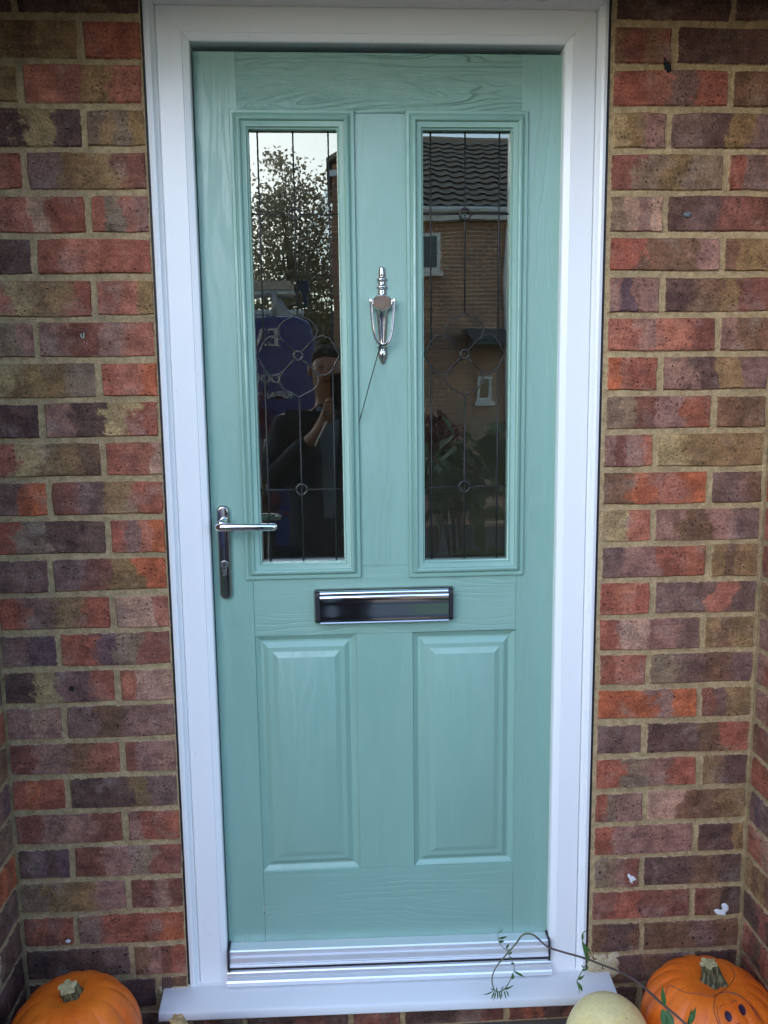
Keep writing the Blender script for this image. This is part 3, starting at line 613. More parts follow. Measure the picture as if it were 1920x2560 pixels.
f = [(k * n + i, k * n + (i + 1) % n, (k + 1) * n + (i + 1) % n, (k + 1) * n + i) for k in range(4) for i in range(n)] + [tuple(range(4 * n, 5 * n))]
hw_ = [(KX + s * (r + 1.9) / 1000, kz(p)) for s, seq in ((1, kp + kp2[1:]), (-1, list(reversed(kp + kp2[1:])))) for p, r in seq]
g = G().extrude(hw_, .0300, LY); o = g.obj('backing_plate', 'chrome_dull', KB)
o = obj('knocker_plate', v, f, 'chrome', KB); shade_auto(o, 30)
up = [(336, 552), (338, 600), (345, 720), (356, 850), (372, 960), (392, 1035), (425, 1092), (462, 1120), (486, 1124), (512, 1120), (548, 1092), (582, 1035), (602, 960), (618, 850), (630, 720), (636, 600), (638, 552)]
g = G().tube([(kk(x, p)[0], .020 - .006 * math.sin(math.pi * min(1, (p - 540) / 600) / 2), kk(x, p)[1]) for x, p in up], .0032, 8, sq=1.2)
for x in (337, 637): g.lathe([(0, -.003), (.0036, -.003), (.0042, 0), (.0036, .003), (0, .003)], kk(x, 555)[0], .020, kk(x, 555)[1], 12)
o = g.obj('knocker_ring', 'chrome', KB, smooth=True); shade_auto(o, 50)
# cable tie hanging from the knocker
g = G(); g.tube([(-.0045, .0105, 1.3225), (-.0066, .0095, 1.3165), (-.0155, .013, 1.286), (-.0290, .017, 1.240), (-.0395, .020, 1.203), (-.0440, .0215, 1.187), (-.0486, .022, 1.1725)], [.0011, .0011, .0010, .0010, .0009, .0012, .0004], 6)
g.box(-.0082, -.0048, .0075, .0115, 1.3145, 1.3185)
g.tube([(-.0045 + .0052 * math.cos(t), .0145 + .0052 * math.sin(t), 1.3195 + .0015 * math.cos(t)) for t in [k * math.pi / 8 for k in range(17)]], .0009, 5)
tagit(g.obj('cable_tie', 'tie_black', smooth=True), 'thin black cable tie looped on the chrome knocker, its tail hanging down left', 'cable tie')
# chips on the paint
lump(DR, disc(-.2668, .1335, .0012), LY, .0003, 'paint_chip', 'black_hole')
lump(DR, [(-.2674, .137), (-.2664, .137), (-.2662, .148), (-.2672, .149)], LY - .0002, .0002, 'paint_chip', 'white_splash')

# ------------------------------------------------------------------ pumpkins
def pumpkin_mesh(cx, cy, cz, Rr, H, ribs, dip, seed, lean=0, nth=160, nph=48, rib=.095, egg=0):
    v = []; r0 = random.Random(seed); ph0 = r0.uniform(0, 6); wob = [r0.uniform(.85, 1.15) for _ in range(ribs + 1)]
    for j in range(nph + 1):
        p = math.pi * j / nph                       # 0 = top
        for i in range(nth):
            t = 2 * math.pi * i / nth
            q = (t * ribs / (2 * math.pi) + ph0); a = abs(math.sin(math.pi * (q + .12 * math.sin(t * 2 + seed))))
            k = 1 - rib * (1 - a ** .42) * (math.sin(p) ** .5 * .6 + .4 * min(1, p * 2)) * wob[int(q) % ribs]
            rr = Rr * math.sin(p) ** .82 * k * (1 + .02 * noise.noise(Vector((math.cos(t) * 2, math.sin(t) * 2, seed))))
            z = H * math.cos(p) * (1 + egg * math.cos(p)) - dip * math.exp(-(p / .32) ** 2)
            v.append((cx + rr * math.cos(t) + lean * z, cy + rr * math.sin(t), cz + z))
    f = [(j * nth + i, j * nth + (i + 1) % nth, (j + 1) * nth + (i + 1) % nth, (j + 1) * nth + i) for j in range(nph) for i in range(nth)]
    return v, f
def stem(parent, base, dirv, ln, r0, r1, cutmat='stem_cut', mat='pumpkin_stem', sides=10, seed=0, twist=.6):
    base = Vector(base); d = Vector(dirv).normalized(); n = 30; v = []; m = 9; r = random.Random(seed)
    a = d.cross(Vector((0, 1, 0))).normalized(); b = d.cross(a)
    for j in range(m):
        t = j / (m - 1); rad = r1 + (r0 - r1) * (1 - t) ** 2.2
        c = base + d * (ln * (t - .12)) + a * .15 * ln * t * t
        for i in range(n):
            th = 2 * math.pi * i / n + twist * t; k = 1 + .16 * math.cos(5 * th)
            jj = d * (r.uniform(-.0022, .0022) if j == m - 1 else 0)
            v.append(c + (a * math.cos(th) + b * math.sin(th)) * rad * k + jj)
    f = [(j * n + i, j * n + (i + 1) % n, (j + 1) * n + (i + 1) % n, (j + 1) * n + i) for j in range(m - 1) for i in range(n)]
    o = obj('stem', v, f, mat, parent, smooth=True)
    top = v[-n:]; c = sum((Vector(q) for q in top), Vector()) / n
    tv = list(top) + [c + (Vector(q) - c) * .6 + d * r.uniform(-.001, .003) for q in top] + [c - d * .001]
    tf = [(i, (i + 1) % n, n + (i + 1) % n, n + i) for i in range(n)] + [(n + i, n + (i + 1) % n, 2 * n) for i in range(n)]
    obj('stem_cut', tv, tf, cutmat, o, smooth=True)
    return o
def pumpkin(name, c, Rr, H, ribs, dip, seed, label, cat, mat='pumpkin_orange', **k):
    e = empty(name, (c[0], c[1], FLOOR), label, cat); v, f = pumpkin_mesh(c[0], c[1], c[2], Rr, H, ribs, dip, seed, **k)
    b = obj('pumpkin_body' if name == 'pumpkin' else 'gourd_body', v, f, mat, e, smooth=True, fix=False); return e, b
P1, P1b = pumpkin('pumpkin', (-.612, -.165, .003), .127, .128, 14, .016, 3, 'orange pumpkin with a short green stem on the porch floor in the left corner', 'pumpkin')
stem(P1, (-.612, -.165, .115), (.05, -.35, 1), .028, .021, .0155, seed=2)
P2, P2b = pumpkin('pumpkin', (.626, -.168, -.016), .134, .111, 16, .016, 8, 'orange pumpkin with a marker drawn face and ridged stem in the right corner', 'pumpkin')
stem(P2, (.626, -.168, .080), (-.10, .02, 1), .044, .026, .0155, seed=6)
P3, P3b = pumpkin('pumpkin', (-.392, -.215, -.035), .088, .088, 10, .012, 5, 'small orange pumpkin mostly out of view below the left end of the sill', 'pumpkin')
stem(P3, (-.392, -.215, .052), (-.15, -.1, 1), .055, .016, .0115, 'stem_tan', 'stem_tan', seed=4)
P4, P4b = pumpkin('gourd', (.406, -.205, -.022), .083, .103, 8, 0, 6, 'smooth pale cream squash on the floor in front of the right end of the sill', 'squash', 'gourd_cream', rib=.006, egg=-.06)
# face drawn on the right pumpkin: sketched flat, then laid onto the skin
bv = BVHTree.FromPolygons([Vector(v.co) for v in P2b.data.vertices], [tuple(p.vertices) for p in P2b.data.polygons])
FX, FZ = .626, -.012
def drape(x, z, lift=.0006):      # x, z: offsets on a sheet held in front of the pumpkin, tipped back 40 degrees
    u = Vector((.98, .2, 0)).normalized(); n_ = Vector((.0, -.80, .60)).normalized(); w = Vector((0, .60, .80))
    p = Vector((FX, -.165, FZ)) + u * x + w * z + n_ * .4
    h, nn, i, d = bv.ray_cast(p, -n_)
    return (h - n_ * -lift) if h else None
def drawn(pts, w, name='marker_line', closed=False):
    P = []
    for i in range(len(pts) - (0 if closed else 1)):
        a, b, c, d = (Vector(pts[(i + q) % len(pts)] if closed else pts[max(0, min(len(pts) - 1, i + q))]) for q in (-1, 0, 1, 2))
        for s in range(6):
            t = s / 6; P.append(.5 * ((2 * b) + (c - a) * t + (2 * a - 5 * b + 4 * c - d) * t * t + (-a + 3 * b - 3 * c + d) * t ** 3))
    Q = [drape(p.x, p.y) for p in P]; Q = [q for q in Q if q]
    if closed: Q.append(Q[0])
    g = G(); g.tube(Q, w, 4, sq=1); return g.obj(name, 'marker', P2b)
def oval(cx, cz, rx, rz):
    ring = [drape(cx + rx * math.cos(i * .3927), cz + rz * math.sin(i * .3927), .0009) for i in range(16)]; c = drape(cx, cz, .0012)
    return obj('drawn_eye', [*ring, c], [(i, (i + 1) % 16, 16) for i in range(16)], 'marker', P2b)
fcx, fcz = .008, .016
oval(fcx - .018, fcz, .0068, .0088); oval(fcx + .014, fcz + .005, .0068, .0092)
drawn([(fcx - .030, fcz + .013), (fcx - .024, fcz + .018), (fcx - .016, fcz + .018)], .0005)
drawn([(fcx - .003, fcz + .018), (fcx + .005, fcz + .021), (fcx + .012, fcz + .020)], .0005)
drawn([(fcx - .012, fcz - .022), (fcx - .008, fcz - .016), (fcx - .002, fcz - .014), (fcx + .002, fcz - .020)], .0009)
drawn([(fcx - .006, fcz - .022), (fcx - .002, fcz - .026), (fcx + .004, fcz - .022)], .0009)
drawn([(fcx - .030, fcz - .030), (fcx - .040, fcz - .010), (fcx - .040, fcz + .014), (fcx - .026, fcz + .032), (fcx - .004, fcz + .036), (fcx + .018, fcz + .030), (fcx + .034, fcz + .010), (fcx + .042, fcz - .020)], .0006)
drawn([(fcx + .004, fcz + .036), (fcx + .024, fcz + .024), (fcx + .038, fcz + .004), (fcx + .048, fcz - .02)], .0005)
drawn([(fcx - .036, fcz - .02), (fcx - .037, fcz + .004), (fcx - .030, fcz + .024)], .0005)
drawn([(-.112, .050), (-.100, .066), (-.088, .078), (-.070, .064), (-.048, .058), (-.022, .050), (.004, .054), (.030, .062), (.048, .074), (.052, .090)], .0006)

# ------------------------------------------------------------------ trailing vine
VN = empty('vine', (.47, -.30, FLOOR), 'trailing vine with thin pointed leaves curling across the sill and over the right pumpkin', 'vine')
vp = [(.560, -.43, .10), (.522, -.40, .127), (.4872, -.36, .1523), (.4574, -.32, .164), (.4398, -.27, .1615), (.424, -.22, .1471), (.4021, -.17, .1278), (.3788, -.13, .1142), (.3413, -.09, .1021), (.3209, -.07, .0987), (.309, -.06, .1048), (.2946, -.06, .1191), (.2803, -.06, .1234), (.2687, -.06, .1186), (.2568, -.06, .1016), (.2438, -.065, .091), (.2271, -.07, .0757), (.2122, -.075, .0603), (.2039, -.08, .0411), (.2073, -.085, .0204), (.2154, -.09, .0176), (.2273, -.09, .0232), (.2372, -.09, .0379), (.2447, -.09, .0573)]
def smoothp(P, k=4):
    P = [Vector(p) for p in P]; out = []
    for i in range(len(P) - 1):
        a, b, c, d = P[max(0, i - 1)], P[i], P[i + 1], P[min(len(P) - 1, i + 2)]
        for s in range(k):
            t = s / k; out.append(.5 * ((2 * b) + (c - a) * t + (2 * a - 5 * b + 4 * c - d) * t * t + (-a + 3 * b - 3 * c + d) * t ** 3))
    return out + [P[-1]]
sv = smoothp(vp); mm = len(sv)
G().tube(sv[:44], [.0024 - .0006 * i / 44 for i in range(44)], 8).obj('vine_stem', 'stem_bark', VN, smooth=True)
G().tube(sv[43:], [.0019 - .0010 * i / (mm - 43) for i in range(mm - 43)], 8).obj('vine_stem', 'stem_green', VN, smooth=True)
def leaf(p, q, w, bend=.2, mat='leaf_vine', parent=VN, holes=0, name='leaf'):
    p, q = Vector(p), Vector(q); d = q - p; L = d.length; s = d.cross(Vector((0, 1, .15))); s.normalize(); nn = d.cross(s).normalized(); n = 9; v = []
    for i in range(n):
        t = i / (n - 1); ww = w * (math.sin(math.pi * min(1, t * 1.05 + .03)) ** .8) * (1 - .45 * t); c = p + d * t + nn * (math.sin(math.pi * t) * L * bend * .4) + s * (bend * L * .35 * math.sin(math.pi * t))
        v += [c - s * ww + nn * ww * .3, c, c + s * ww * rnd.uniform(.85, 1.1) + nn * ww * .3]
    f = []
    for i in range(n - 1): f += [(3 * i, 3 * i + 1, 3 * i + 4, 3 * i + 3), (3 * i + 1, 3 * i + 2, 3 * i + 5, 3 * i + 4)]
    v += [Vector(x) + nn * .0005 for x in v]; m = 3 * n
    f += [tuple(m + k for k in reversed(q_)) for q_ in f]
    return obj(name, v, f, mat, parent, smooth=True, fix=False)
B = (.2245, -.07, .083)
# side shoot with narrow drying leaves at the loop
sh = smoothp([(.2447, -.09, .0573), (.249, -.085, .066), (.246, -.078, .077), (.2395, -.074, .088), (.236, -.07, .097)], 4)
G().tube(sh, .0007, 5).obj('vine_stem', 'stem_green', VN)
sh2 = smoothp([(.2438, -.065, .091), (.231, -.064, .096), (.222, -.062, .108), (.2195, -.06, .120), (.2215, -.06, .135), (.2255, -.06, .144)], 4)
G().tube(sh2, [.001 - .0008 * i / 20 for i in range(21)], 5).obj('vine_stem', 'stem_green', VN)
for p, q, w in (((.2205, -.06, .116), (.2400, -.058, .118), .0035), ((.2215, -.06, .110), (.2330, -.058, .107), .0045), ((.2215, -.06, .128), (.2320, -.058, .137), .0012), ((.2350, -.066, .097), (.2430, -.064, .107), .0030),
                ((.2400, -.072, .088), (.2475, -.072, .094), .0030), ((.2395, -.074, .082), (.2480, -.074, .080), .0035), ((.2430, -.078, .0725), (.2520, -.078, .070), .0030), ((.2470, -.088, .062), (.2700, -.088, .046), .0032), ((.2447, -.09, .057), (.2420, -.092, .045), .0038)):
    leaf(p, q, w)
for k_, (px, pz, qx, qz, w) in enumerate(((.206, .020, .182, .0145, .0018), (.207, .018, .199, .003, .0022), (.210, .017, .204, -.001, .0018), (.213, .017, .2135, .001, .0018), (.217, .0175, .2200, -.001, .0022), (.222, .0185, .2215, .004, .0016), (.227, .019, .2310, .001, .0018), (.232, .019, .2370, .006, .0016), (.213, .018, .2110, .032, .0016), (.222, .021, .226, .032, .0016), (.229, .0215, .235, .030, .0016), (.229, .021, .248, .0335, .0024), (.207, .021, .1985, .0300, .0016))):
    leaf((px, -.088, pz), (qx, -.092, qz), w, .1)
# shoot with lobed leaves by the right jamb
sx = .378
G().tube(smoothp([(.388, -.14, .115), (.384, -.14, .130), (.378, -.138, .147), (.3735, -.136, .155), (.372, -.134, .165), (.3755, -.133, .172), (.381, -.133, .175)], 4), .0010, 5).obj('vine_stem', 'stem_green', VN)
G().tube(smoothp([(.386, -.14, .116), (.378, -.142, .106), (.370, -.144, .094), (.363, -.145, .080), (.361, -.145, .072)], 4), .0010, 5).obj('vine_stem', 'stem_green', VN)
for p, q, w in (((.3725, -.136, .155), (.3790, -.136, .118), .0048), ((.3745, -.136, .152), (.3905, -.136, .124), .0030), ((.3735, -.136, .158), (.3750, -.134, .172), .0022), ((.372, -.144, .097), (.3860, -.144, .107), .0034),
                ((.363, -.145, .080), (.3760, -.145, .089), .0040), ((.362, -.145, .074), (.3720, -.146, .052), .0038), ((.3615, -.145, .072), (.3655, -.146, .047), .0012), ((.3785, -.138, .128), (.386, -.138, .112), .0040), ((.375, -.142, .103), (.370, -.142, .110), .0016)):
    leaf(p, q, w)
# leaves hanging over the orange pumpkin
for p, q, w in (((.4600, -.335, .168), (.4560, -.33, .206), .0050), ((.4560, -.335, .162), (.4590, -.36, .118), .0120), ((.4640, -.335, .160), (.4630, -.36, .130), .0080),
                ((.4880, -.365, .154), (.5050, -.36, .186), .0070), ((.4880, -.37, .150), (.4820, -.39, .100), .0110), ((.4900, -.37, .150), (.4980, -.39, .126), .0095), ((.4900, -.37, .140), (.4860, -.40, .088), .0100), ((.4900, -.37, .160), (.4960, -.36, .182), .0040)):
    leaf(p, q, w, .12)

# ------------------------------------------------------------------ the street behind the camera (seen in the glass and the chrome)
def leaf_cloud(name, centers, n, size, mat, parent, seed, flat=.6, elong=1.6):
    r = random.Random(seed); v = []; f = []
    for _ in range(n):
        c, rad = r.choices(centers, [q[1][0] * q[1][2] for q in centers])[0]; c = Vector(c)
        p = Vector((r.gauss(0, .5), r.gauss(0, .5), r.gauss(0, .5)))
        if p.length > 1.25: p *= .8
        p = Vector((p.x * rad[0], p.y * rad[1], p.z * rad[2])) + c
        d = Vector((r.gauss(0, 1), r.gauss(0, 1), r.gauss(-.3, .8))).normalized(); s = d.cross(Vector((r.gauss(0, 1), r.gauss(0, 1), r.gauss(0, 1)))).normalized()
        L = size * r.uniform(.6, 1.3); w = L / elong / 2; b = len(v)
        nn = d.cross(s)
        v += [p, p + d * L * .5 + s * w + nn * w * .3, p + d * L, p + d * L * .5 - s * w + nn * w * .3]; f += [(b, b + 1, b + 2), (b, b + 2, b + 3)]
    o = obj(name, v, f, mat, parent, fix=False); return o
def tree(name, base, h, cen, n, size, mat, label, cat, seed, twigs=40, grp=None):
    e = empty(name, base, label, cat, grp); b = Vector(base); r = random.Random(seed)
    top = b + Vector((r.uniform(-.1, .1), 0, h * .75))
    g = G().tube(smoothp([b, b.lerp(top, .35) + Vector((.06, 0, 0)), b.lerp(top, .7) - Vector((.05, 0, 0)), top]), [.11 * (1 - i / 13) + .015 for i in range(13)], 8)
    for i in range(twigs):
        c, rad = r.choice(cen); q = Vector(c) + Vector((r.gauss(0, .5) * rad[0], r.gauss(0, .5) * rad[1], r.gauss(.1, .5) * rad[2])); s0 = b.lerp(top, r.uniform(.25, 1))
        m_ = s0.lerp(q, .5) + Vector((0, 0, -.08)); g.tube(smoothp([s0, m_, q], 3), [.02, .017, .014, .011, .009, .006, .003], 4, cap=False)
    g.obj('trunk', 'bark', e, smooth=True); leaf_cloud('crown', cen, n, size, mat, e, seed + 1); return e
tree('tree', (-.75, -11.95, GZ), 5, [((-.85, -11.95, 3.7), (.75, .8, .95)), ((-.45, -11.9, 3.3), (.6, .7, .8)), ((-1.2, -12, 3.2), (.6, .7, .9)), ((-.7, -11.9, 2.5), (.9, .8, .7)), ((-.3, -11.9, 2.9), (.4, .6, .7)), ((-.62, -11.95, 4.35), (.42, .4, .32)), ((-1.0, -11.95, 4.1), (.4, .4, .3)), ((-.3, -11.9, 3.9), (.3, .4, .35)), ((-.9, -11.9, 4.75), (.25, .3, .18))], 10500, .07, 'leaf_tree', 'bushy autumn tree with sky showing through its crown, mirrored in the left pane', 'tree', 11)
tree('tree', (-1.75, -10.8, GZ), 6, [((-1.65, -10.8, 3.6), (.38, .5, 1.1)), ((-1.6, -10.8, 2.6), (.45, .5, .9)), ((-1.5, -10.8, 1.9), (.4, .5, .6))], 4500, .055, 'leaf_pale', 'slender feathery pale tree at the left edge of the mirrored view', 'tree', 21)
tree('tree', (-3.6, -13.5, GZ), 6, [((-3.5, -13.5, 3.6), (1.3, 1.0, 1.5)), ((-3.1, -13.5, 2.6), (1.2, 1.0, 1.2))], 2500, .13, 'leaf_tree', 'broad dark tree farther along the street', 'tree', 31)
# garden hedge and far houses close the view
hg = empty('hedge', (-2, -15, GZ), 'dark clipped garden hedge behind the trees', 'hedge')
leaf_cloud('foliage', [((x, -15, 1.6), (.9, .5, 1.5)) for x in (-7, -6, -5, -4, -3, -2, -1, 0)], 7000, .14, 'hedge', hg, 41); G().box(-7.6, .5, -15.2, -14.8, GZ, 2.7).obj('hedge_core', 'hedge', hg)

def tiles(parent, x0, x1, y0, z0, y1, z1, pw=.3, rh=.28):
    L = math.hypot(y1 - y0, z1 - z0); ny = int(L / rh); nx = int((x1 - x0) / (pw / 8)); v = []; f = []; dy, dz = (y1 - y0) / L, (z1 - z0) / L
    if dy < 0: ny_, nz_ = dz, -dy
    else: ny_, nz_ = -dz, dy
    for j in range(ny):
        b = len(v)
        for s in (0, 1):
            t = (j + s) * rh; lift = .035 * (1 - s) + .006
            for i in range(nx + 1):
                x = x0 + (x1 - x0) * i / nx; w = lift + .028 * max(-.3, math.sin(2 * math.pi * x / pw)) + noise.noise(Vector((int(x / pw) * 3.1, j * 2.7, 0))) * .008
                v.append((x, y0 + dy * t + ny_ * w, z0 + dz * t + nz_ * w))
        f += [(b + i, b + i + 1, b + nx + 2 + i, b + nx + 1 + i) for i in range(nx)]
    return obj('roof_tiles', v, f, 'roof_tile', parent, kind='stuff', fix=False)
H = empty('house', (3.5, -14.35, GZ), 'brick house opposite with dark tiled roof and white gutter, mirrored in the right pane', 'house')
G().box(1.25, 9, -20.5, -14.36, GZ, 4.5).obj('wall', 'brick_far', H)
tiles(H, 1.1, 9.2, -14.12, 4.42, -17.45, 6.59)
G().add([(1.1, -14.12, 4.40), (9.2, -14.12, 4.40), (9.2, -17.45, 6.57), (1.1, -17.45, 6.57), (1.1, -20.8, 4.40), (9.2, -20.8, 4.40)], [(0, 1, 2, 3), (3, 2, 5, 4), (0, 3, 4), (1, 2, 5)]).obj('roof', 'roof_tile', H)
g = G().tube([(1.1, -17.45, 6.60), (9.2, -17.45, 6.60)], .075, 8); g.obj('ridge', 'roof_tile', H)
g = G().tube([(1.1, -14.06, 4.47), (9.2, -14.06, 4.49)], .055, 8); g.obj('gutter', 'upvc', H)
G().box(1.15, 9.1, -14.33, -14.13, 4.31, 4.40).obj('fascia', 'upvc', H)
def window(parent, x0, x1, y, z0, z1, fw=.07, bars=1):
    fr_ = G().box(x0, x1, y, y + .06, z0, z0 + fw).box(x0, x1, y, y + .06, z1 - fw, z1).box(x0, x0 + fw, y, y + .06, z0 + fw, z1 - fw).box(x1 - fw, x1, y, y + .06, z0 + fw, z1 - fw)
    for b in range(bars): xm = x0 + (x1 - x0) * (b + 1) / (bars + 1); fr_.box(xm - .03, xm + .03, y + .002, y + .058, z0 + fw, z1 - fw)
    w_ = fr_.obj('window', 'upvc', parent); G().box(x0 + .02, x1 - .02, y + .01, y + .02, z0 + .02, z1 - .02).obj('window_pane', 'window_glass', w_); G().box(x0 - .05, x1 + .05, y, y + .12, z0 - .09, z0 - .003).obj('window_sill', 'upvc', w_); return w_
window(H, 1.32, 1.88, -14.35, 3.40, 4.12, bars=0); window(H, 5, 6.4, -14.35, 3.0, 4.1); window(H, 2.60, 2.86, -14.35, 1.03, 1.46, .05, 0); window(H, 4.8, 6.6, -14.35, .6, 1.9)
G().box(2.36, 3.35, -14.34, -13.5, 2.03, 2.10).add([(2.36, -13.45, 2.11), (3.35, -13.45, 2.11), (3.35, -14.34, 2.38), (2.36, -14.34, 2.38)], [(0, 1, 2, 3)]).obj('door_canopy', 'slate_blue', H)
G().tube([(3.12, -14.28, GZ), (3.12, -14.28, 4.2)], .04, 8).obj('downpipe', 'upvc', H)
A = empty('house', (.6, -10.95, GZ), 'dark brick gable end with white verge board mirrored in the left pane', 'house')
G().add([(-.118, -10.95, GZ), (1.15, -10.95, GZ), (1.15, -10.95, 5.30), (-.118, -10.95, 4.43), (-.118, -13.5, GZ), (1.15, -13.5, GZ), (1.15, -13.5, 5.30), (-.118, -13.5, 4.43)], [(0, 1, 2, 3), (7, 6, 5, 4), (0, 3, 7, 4), (1, 5, 6, 2), (3, 2, 6, 7), (0, 4, 5, 1)]).obj('wall', 'brick_far_dark', A)
G().add([(-.20, -10.86, 4.44), (1.2, -10.86, 5.40), (1.2, -10.86, 5.47), (-.20, -10.86, 4.51), (-.20, -13.6, 4.44), (1.2, -13.6, 5.40), (1.2, -13.6, 5.47), (-.20, -13.6, 4.51)], [(0, 1, 2, 3), (7, 6, 5, 4), (3, 2, 6, 7), (0, 4, 5, 1), (0, 3, 7, 4), (1, 5, 6, 2)]).obj('roof', 'roof_tile', A)
G().box(-.16, .9, -10.945, -10.90, 4.28, 4.36).obj('verge_board', 'upvc', A)
# low garden wall
GWx = tagit(G().box(.30, 6, -7.6, -7.38, GZ, .42).box(.28, 6.02, -7.62, -7.36, .421, .47).obj('garden_wall', 'brick_far'), 'low brick garden wall with a flat coping across the road', 'garden wall')
# van
V = empty('van', (-2.6, -5.8, GZ), 'dark blue van with white lettering and a white roof rack, mirrored in the left pane', 'van')
vb = [(-.245, .02), (-.235, .9), (-.262, 1.62), (-.300, 1.765), (-.40, 1.800), (-3.7, 1.81), (-4.1, 1.70), (-4.65, 1.02), (-5.15, .86), (-5.25, .55), (-5.25, .02)]
o = G().extrude(vb, -6.75, -4.86).obj('van_body', 'van_blue', V, bevel=.03); shade_auto(o, 30)
for x in (-1.15, -4.35):
    for y in (-4.95, -6.66):
        w_ = G(); w_.lathe([(0, -.1), (.28, -.1), (.325, -.07), (.325, .07), (.28, .1), (0, .1)], 0, 0, 0, 24); o = w_.obj('wheel', 'tyre', None, smooth=False); o.parent = V; o.rotation_euler = (R(90), 0, 0); o.location = Vector((x, y, GZ + .325)) - wloc(V)
        r_ = G(); r_.lathe([(0, -.115), (.10, -.112), (.20, -.102), (.21, -.09)], 0, 0, 0, 20); q = r_.obj('hub_cap', 'rack_white', None); q.parent = o
G().add([(-3.75, -4.852, 1.62), (-4.10, -4.852, 1.58), (-4.55, -4.852, 1.05), (-3.60, -4.852, 1.05)], [(0, 1, 2, 3)]).obj('side_window', 'van_glass', V)
G().add([(-4.16, -4.95, 1.68), (-4.68, -4.95, 1.03), (-4.68, -6.66, 1.03), (-4.16, -6.66, 1.68)], [(0, 1, 2, 3)]).obj('windscreen', 'van_glass', V)
G().box(-.236, -.225, -5.1, -4.92, .75, 1.0).obj('tail_light', 'leaf_red', V)
# white lettering, serif initials then two plain lines
ey = -4.850
def ltr(name, boxes): g = G(); [g.box(*((x0, x1) if x0 < x1 else (x1, x0)), ey - .004, ey, z0, z1) for x0, x1, z0, z1 in boxes]; return g
e0 = -.511; zt, zb = 1.716, 1.590
g = ltr('E', [(e0, e0 - .045, zt - .010, zt), (e0, e0 - .045, zb, zb + .010), (e0 - .012, e0 - .040, zb + .010, zt - .010), (e0 - .045, e0 - .085, zt - .012, zt), (e0 - .045, e0 - .085, zb, zb + .012), (e0 - .040, e0 - .070, 1.648, 1.660), (e0 - .076, e0 - .085, zt - .034, zt - .012), (e0 - .076, e0 - .085, zb + .012, zb + .034)])
g.obj('lettering', 'letter_white', V, label='white serif letter E')
m0 = -.612
g = ltr('M', [(m0, m0 - .042, zb, zb + .010), (m0, m0 - .042, zt - .010, zt), (m0 - .012, m0 - .024, zb + .01, zt - .01), (m0 - .100, m0 - .150, zb, zb + .010), (m0 - .108, m0 - .140, zb + .01, zt - .01), (m0 - .108, m0 - .150, zt - .010, zt)])
g.add([(m0 - .014, ey - .002, zt), (m0 - .042, ey - .002, zt), (m0 - .080, ey - .002, zb + .02), (m0 - .066, ey - .002, zb)], [(0, 1, 2, 3)]).add([(m0 - .108, ey - .002, zt), (m0 - .120, ey - .002, zt), (m0 - .080, ey - .002, zb + .0), (m0 - .066, ey - .002, zb)], [(0, 1, 2, 3)])
g.obj('lettering', 'letter_white', V, label='white serif letter M')
for txt, x, z, h_ in (('DOUBLE', -.519, 1.300, .070), ('REPAIRS', -.430, 1.179, .056)):
    cu = bpy.data.curves.new('lettering', 'FONT'); cu.body = txt; cu.size = h_ * 1.42; cu.extrude = .001; cu.offset = .0012
    t = bpy.data.objects.new('lettering', cu); link(t); t.rotation_euler = (R(90), 0, R(180)); bpy.context.view_layer.update()
    me = bpy.data.meshes.new_from_object(t.evaluated_get(bpy.context.evaluated_depsgraph_get())); bpy.data.objects.remove(t)
    me.materials.clear(); me.materials.append(MAT['letter_white']); t = bpy.data.objects.new('lettering', me); link(t); t.parent = V; t.rotation_euler = (R(90), 0, R(180)); t.location = Vector((x, ey, z)) - wloc(V); t['label'] = 'white painted word ' + txt
# rack with ladders
RK = V
g = G()
for y in (-5.0, -6.6): g.tube([(-.40, y, 1.97), (-4.0, y, 1.97)], .03, 8)
for x in (-.55, -1.6, -2.7, -3.8): g.tube([(x, -4.95, 1.80), (x, -4.95, 1.97), (x, -6.65, 1.97), (x, -6.65, 1.80)], .022, 6)
g.obj('roof_rack', 'rack_white', V, smooth=True)
LD = empty('ladder', (-2, -5.2, 2.0), 'white aluminium ladder lying on the van roof rack', 'ladder')
for y in (-5.02, -5.42): G().box(-3.8, -.42, y, y + .03, 2.003, 2.075).obj('rail', 'rack_white', LD)
for i in range(12): G().tube([(-.6 - i * .27, -5.40, 2.04), (-.6 - i * .27, -5.01, 2.04)], .016, 6).obj('rung', 'rack_white', LD)
st = tagit(G().box(-.36, -.29, -5.03, -4.98, 1.99, 2.07).box(-.34, -.31, -5.02, -4.99, 1.87, 1.99).obj('ratchet_strap', 'blue_strap'), 'blue ratchet strap on the end of the van roof rack', 'strap')
roof_shape = tagit(G().add([(-.62, -5.3, 1.812), (-.42, -5.3, 1.812), (-.42, -5.1, 1.812), (-.62, -5.1, 1.812), (-.53, -5.21, 1.95), (-.51, -5.21, 1.95), (-.51, -5.19, 1.95), (-.53, -5.19, 1.95)], [(0, 1, 5, 4), (1, 2, 6, 5), (2, 3, 7, 6), (3, 0, 4, 7), (4, 5, 6, 7)]).obj('pale_roof_shape', 'rack_white'), 'pale tapered shape on the van roof under the rack', 'vent')  # unidentified pale tapered shape above the van side, modelled as a plain block
